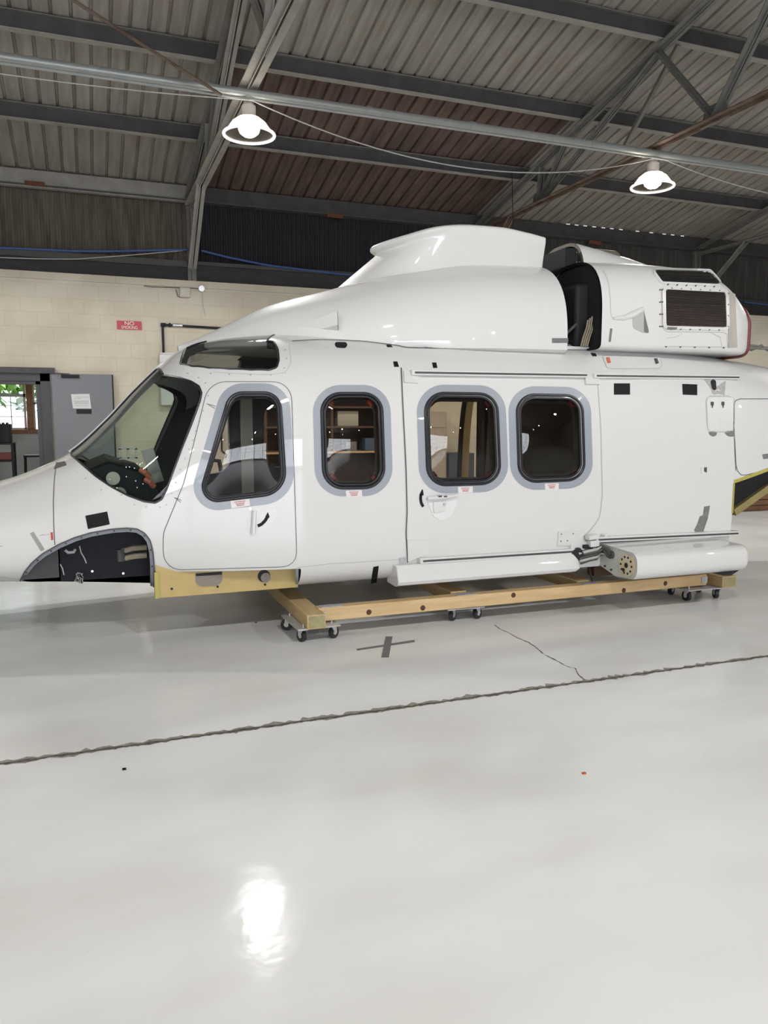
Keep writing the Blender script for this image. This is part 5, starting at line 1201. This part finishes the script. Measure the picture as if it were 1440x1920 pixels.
link('hose_port', MB().cyl((3.55, 5.09, .44), (3.59, 5.16, .45), .05, 20), BLACK, spn)
link('gear_mount', MB().box((3.52, 5.13, .33), (3.80, 5.32, .54)), WHITE2, spn, bevel=.01)
link('mount_block', MB().box((3.62, 5.10, .485), (3.70, 5.14, .515)), BLACK, spn)
link('hanging_strap', MB().tube([(3.70, 5.15, .36), (3.71, 5.15, .30), (3.735, 5.14, .20)], .008, 6), BLACK, spn)

# ================================================================== DOLLY
D = empty('timber_dolly', (3.1, 5.3, 0), 'wheeled dolly of pine timbers carrying the helicopter', 'dolly')
ZB0, ZB1 = .104, .198
yf = at(620, 1178, Z=ZB0)[1]
def timber(name, lo, hi, m, label=None):
    o = link(name, MB().box(lo, hi), m, D, bevel=.005)
    if label: o['label'] = label
    return o
xa = at(600, 1150, Y=5.1)[0]; xb = at(1310, 1100, Y=5.15)[0]
fb = timber('long_beam', (xa - .02, 5.06, ZB0 + .008), (xb, 5.15, ZB1 + .008), PINE, 'near long pine beam with dark knots')
timber('long_beam', (xa, 7.0, ZB0 + .01), (xb, 7.09, ZB1 + .01), PINE, 'far long pine beam under the fuselage')
pe = at(595, 1162, Y=4.93)
cb1 = timber('cross_beam', (pe[0] - .07, 4.93, ZB0 - .005), (pe[0] + .06, 7.2, ZB1 - .0), PINEY, 'left cross beam with its end towards the viewer')
pe2 = at(1365, 1098, Y=4.98)
cb2 = timber('cross_beam', (pe2[0] - .09, 4.95, ZB0), (pe2[0] + .06, 7.2, ZB1), PINEY, 'right cross beam with its end towards the viewer')
timber('middle_cross_beam', (2.50, 5.18, ZB0 + .02), (2.63, 7.0, ZB1 + .015), PINEY); timber('middle_cross_beam', (3.62, 5.18, ZB0 + .02), (3.74, 7.0, ZB1 + .015), PINEY)
timber('support_block', (2.46, 5.6, ZB1), (2.68, 6.8, .30), DKWOOD)
timber('cradle_timber', (3.9, 5.35, ZB1), (4.75, 5.45, .30), DKWOOD, 'dark brown cradle timber under the sponson'); timber('cradle_timber', (4.62, 5.16, ZB1), (4.72, 5.34, .30), DKWOOD)
link('end_grain', MB().box((pe[0] - .06, 4.927, ZB0 + .005), (pe[0] + .05, 4.931, ZB1 - .008)), PINEGR, cb1); link('end_grain', MB().box((pe2[0] - .08, 4.947, ZB0 + .01), (pe2[0] + .05, 4.951, ZB1 - .008)), PINEGR, cb2)
mb = MB()
for px in ((692, 1148), (793, 1140), (963, 1116), (1170, 1107), (1248, 1094)):
    p = at(*px, Y=5.058); link('timber_knot', MB().lathe([(.001, -.002), (.016, -.002), (.020, .001)], (p[0], 5.059, p[2]), 14, 'y'), KNOT, fb)
for x in (xa + .0, 2.5, 3.6): link('nail_plate', MB().box((x, 5.07, ZB1 + .008), (x + .16, 5.14, ZB1 + .011)), STEEL, fb)
link('angle_bracket', MB().box((xa - .01, 5.054, ZB0 + .03), (xa + .03, 5.059, ZB1 - .02)), STEEL, fb); link('angle_bracket', MB().box((xb - .06, 5.054, ZB0 + .03), (xb - .0, 5.059, ZB1 - .01)), STEEL, fb)
# caster platforms
def caster(x, y, ang, plate):
    r = .042; ca, sa = math.cos(ang), math.sin(ang); ax = np.array((-sa, ca, 0)); fw = np.array((ca, sa, 0)); c = np.array((x, y, r)) + fw * .022
    mb = MB(); a, b = c - ax * .013, c + ax * .013
    mb.tube([a - ax * .001, a, b, b + ax * .001], [r * .82, r, r, r * .82], 22)
    link('caster_wheel', mb, CASTB, plate)
    mb = MB().cyl(a - ax * .003, b + ax * .003, r * .42, 14)
    for sgn in (-1, 1):
        o = c + ax * sgn * .020
        q0, q1 = np.array((x, y, .086)) + ax * sgn * .020, o
        d = fw * .022
        mb.add([q0 - d * .9, q0 + d * 1.3, o + d * .5, o - d * .5, q0 - d * .9 + ax * sgn * .003, q0 + d * 1.3 + ax * sgn * .003, o + d * .5 + ax * sgn * .003, o - d * .5 + ax * sgn * .003], [(0, 1, 2, 3), (7, 6, 5, 4), (0, 4, 5, 1), (1, 5, 6, 2), (2, 6, 7, 3), (3, 7, 4, 0)])
    mb.box((x - .026, y - .026, .086), (x + .026, y + .026, .090)).cyl((x, y, .086), (x, y, .096), .02, 14).cyl((x, y, .094), (x, y, .125), .006, 8)
    link('caster_fork', mb, STEEL, plate)
def platform(pts, angs, poly):
    pl = link('caster_plate', MB().prism(poly, .095, .1025, 'z'), STEEL, D)
    for (x, y), a in zip(pts, angs): caster(x, y, a, pl)
g = lambda px, py: at(px, py, Z=0)[:2]
A1, A2, A3 = g(572, 1207), g(625, 1200), g(546, 1184); A1 = A1 + (0, .04); A2 = A2 + (0, .04); A3 = A3 + (0, .04)
A4 = A2 + (A3 - A1) + np.array((.0, 0))
platform([A1, A2, A3, A4], [1.9, .6, 2.6, .4], [tuple(A1 + (-.05, -.05)), tuple(A2 + (.05, -.05)), tuple(A4 + (.05, .05)), tuple(A3 + (-.05, .05))])
B1, B2, B3 = g(850, 1167) + np.array((0, .04)), g(896, 1163) + np.array((0, .04)), g(818, 1147) + np.array((0, .04)); B4 = B2 + (B3 - B1)
platform([B1, B2, B3, B4], [.7, .5, 2.2, .3], [tuple(B1 + (-.05, -.05)), tuple(B2 + (.05, -.05)), tuple(B4 + (.05, .05)), tuple(B3 + (-.05, .05))])
C1, C2, C3 = g(1297, 1129) + np.array((0, .04)), g(1350, 1124) + np.array((0, .04)), g(1262, 1117) + np.array((0, .04)); C4 = C2 + (C3 - C1)
platform([C1, C2, C3, C4], [1.6, 1.2, .4, .3], [tuple(C1 + (-.05, -.05)), tuple(C2 + (.05, -.05)), tuple(C4 + (.05, .05)), tuple(C3 + (-.05, .05))])
for x in (pe[0], 2.55, pe2[0] - .05):
    P_ = [(x - .12, 7.0), (x + .12, 7.0), (x - .12, 7.25), (x + .12, 7.25)]
    platform(P_, [.3, .9, 1.5, 2], [(x - .17, 6.95), (x + .17, 6.95), (x + .17, 7.3), (x - .17, 7.3)])

# tape cross on the floor
t1 = [at(*p, Z=0) for p in ((670, 1220), (668, 1217), (777, 1200), (778, 1204))]
t2 = [at(*p, Z=0) for p in ((723, 1194), (736, 1194), (729, 1233), (715, 1233))]
tx = empty('tape_cross', tuple(at(725, 1212, Z=0)), 'grey tape X stuck on the white floor before the dolly', 'tape mark')
for k, t in enumerate((t1, t2)):
    zz = .0015 + .001 * k; vs = [(p[0], p[1], zz) for p in t] + [(p[0], p[1], 0.0003) for p in t]
    link('tape_strip', MB().add(vs, [(0, 1, 2, 3), (7, 6, 5, 4), (0, 4, 5, 1), (1, 5, 6, 2), (2, 6, 7, 3), (3, 7, 4, 0)]), TAPEG, tx)
# bits of debris on the floor
for px, py, m_, t in ((1095, 1451, mat('orange_chip', (.45, .13, .03), .6), 'tiny orange chip on the bare floor'), (233, 1443, TAPE, 'tiny dark scuff fragment on the floor left of the joint'), (480, 1168, STEELD, 'tiny dark crumb on the floor left of the dolly')):
    p = at(px, py, Z=0); tag(link('floor_fragment', MB().box((p[0] - .008, p[1] - .006, 0), (p[0] + .008, p[1] + .006, .006)), m_), t, 'fragment')
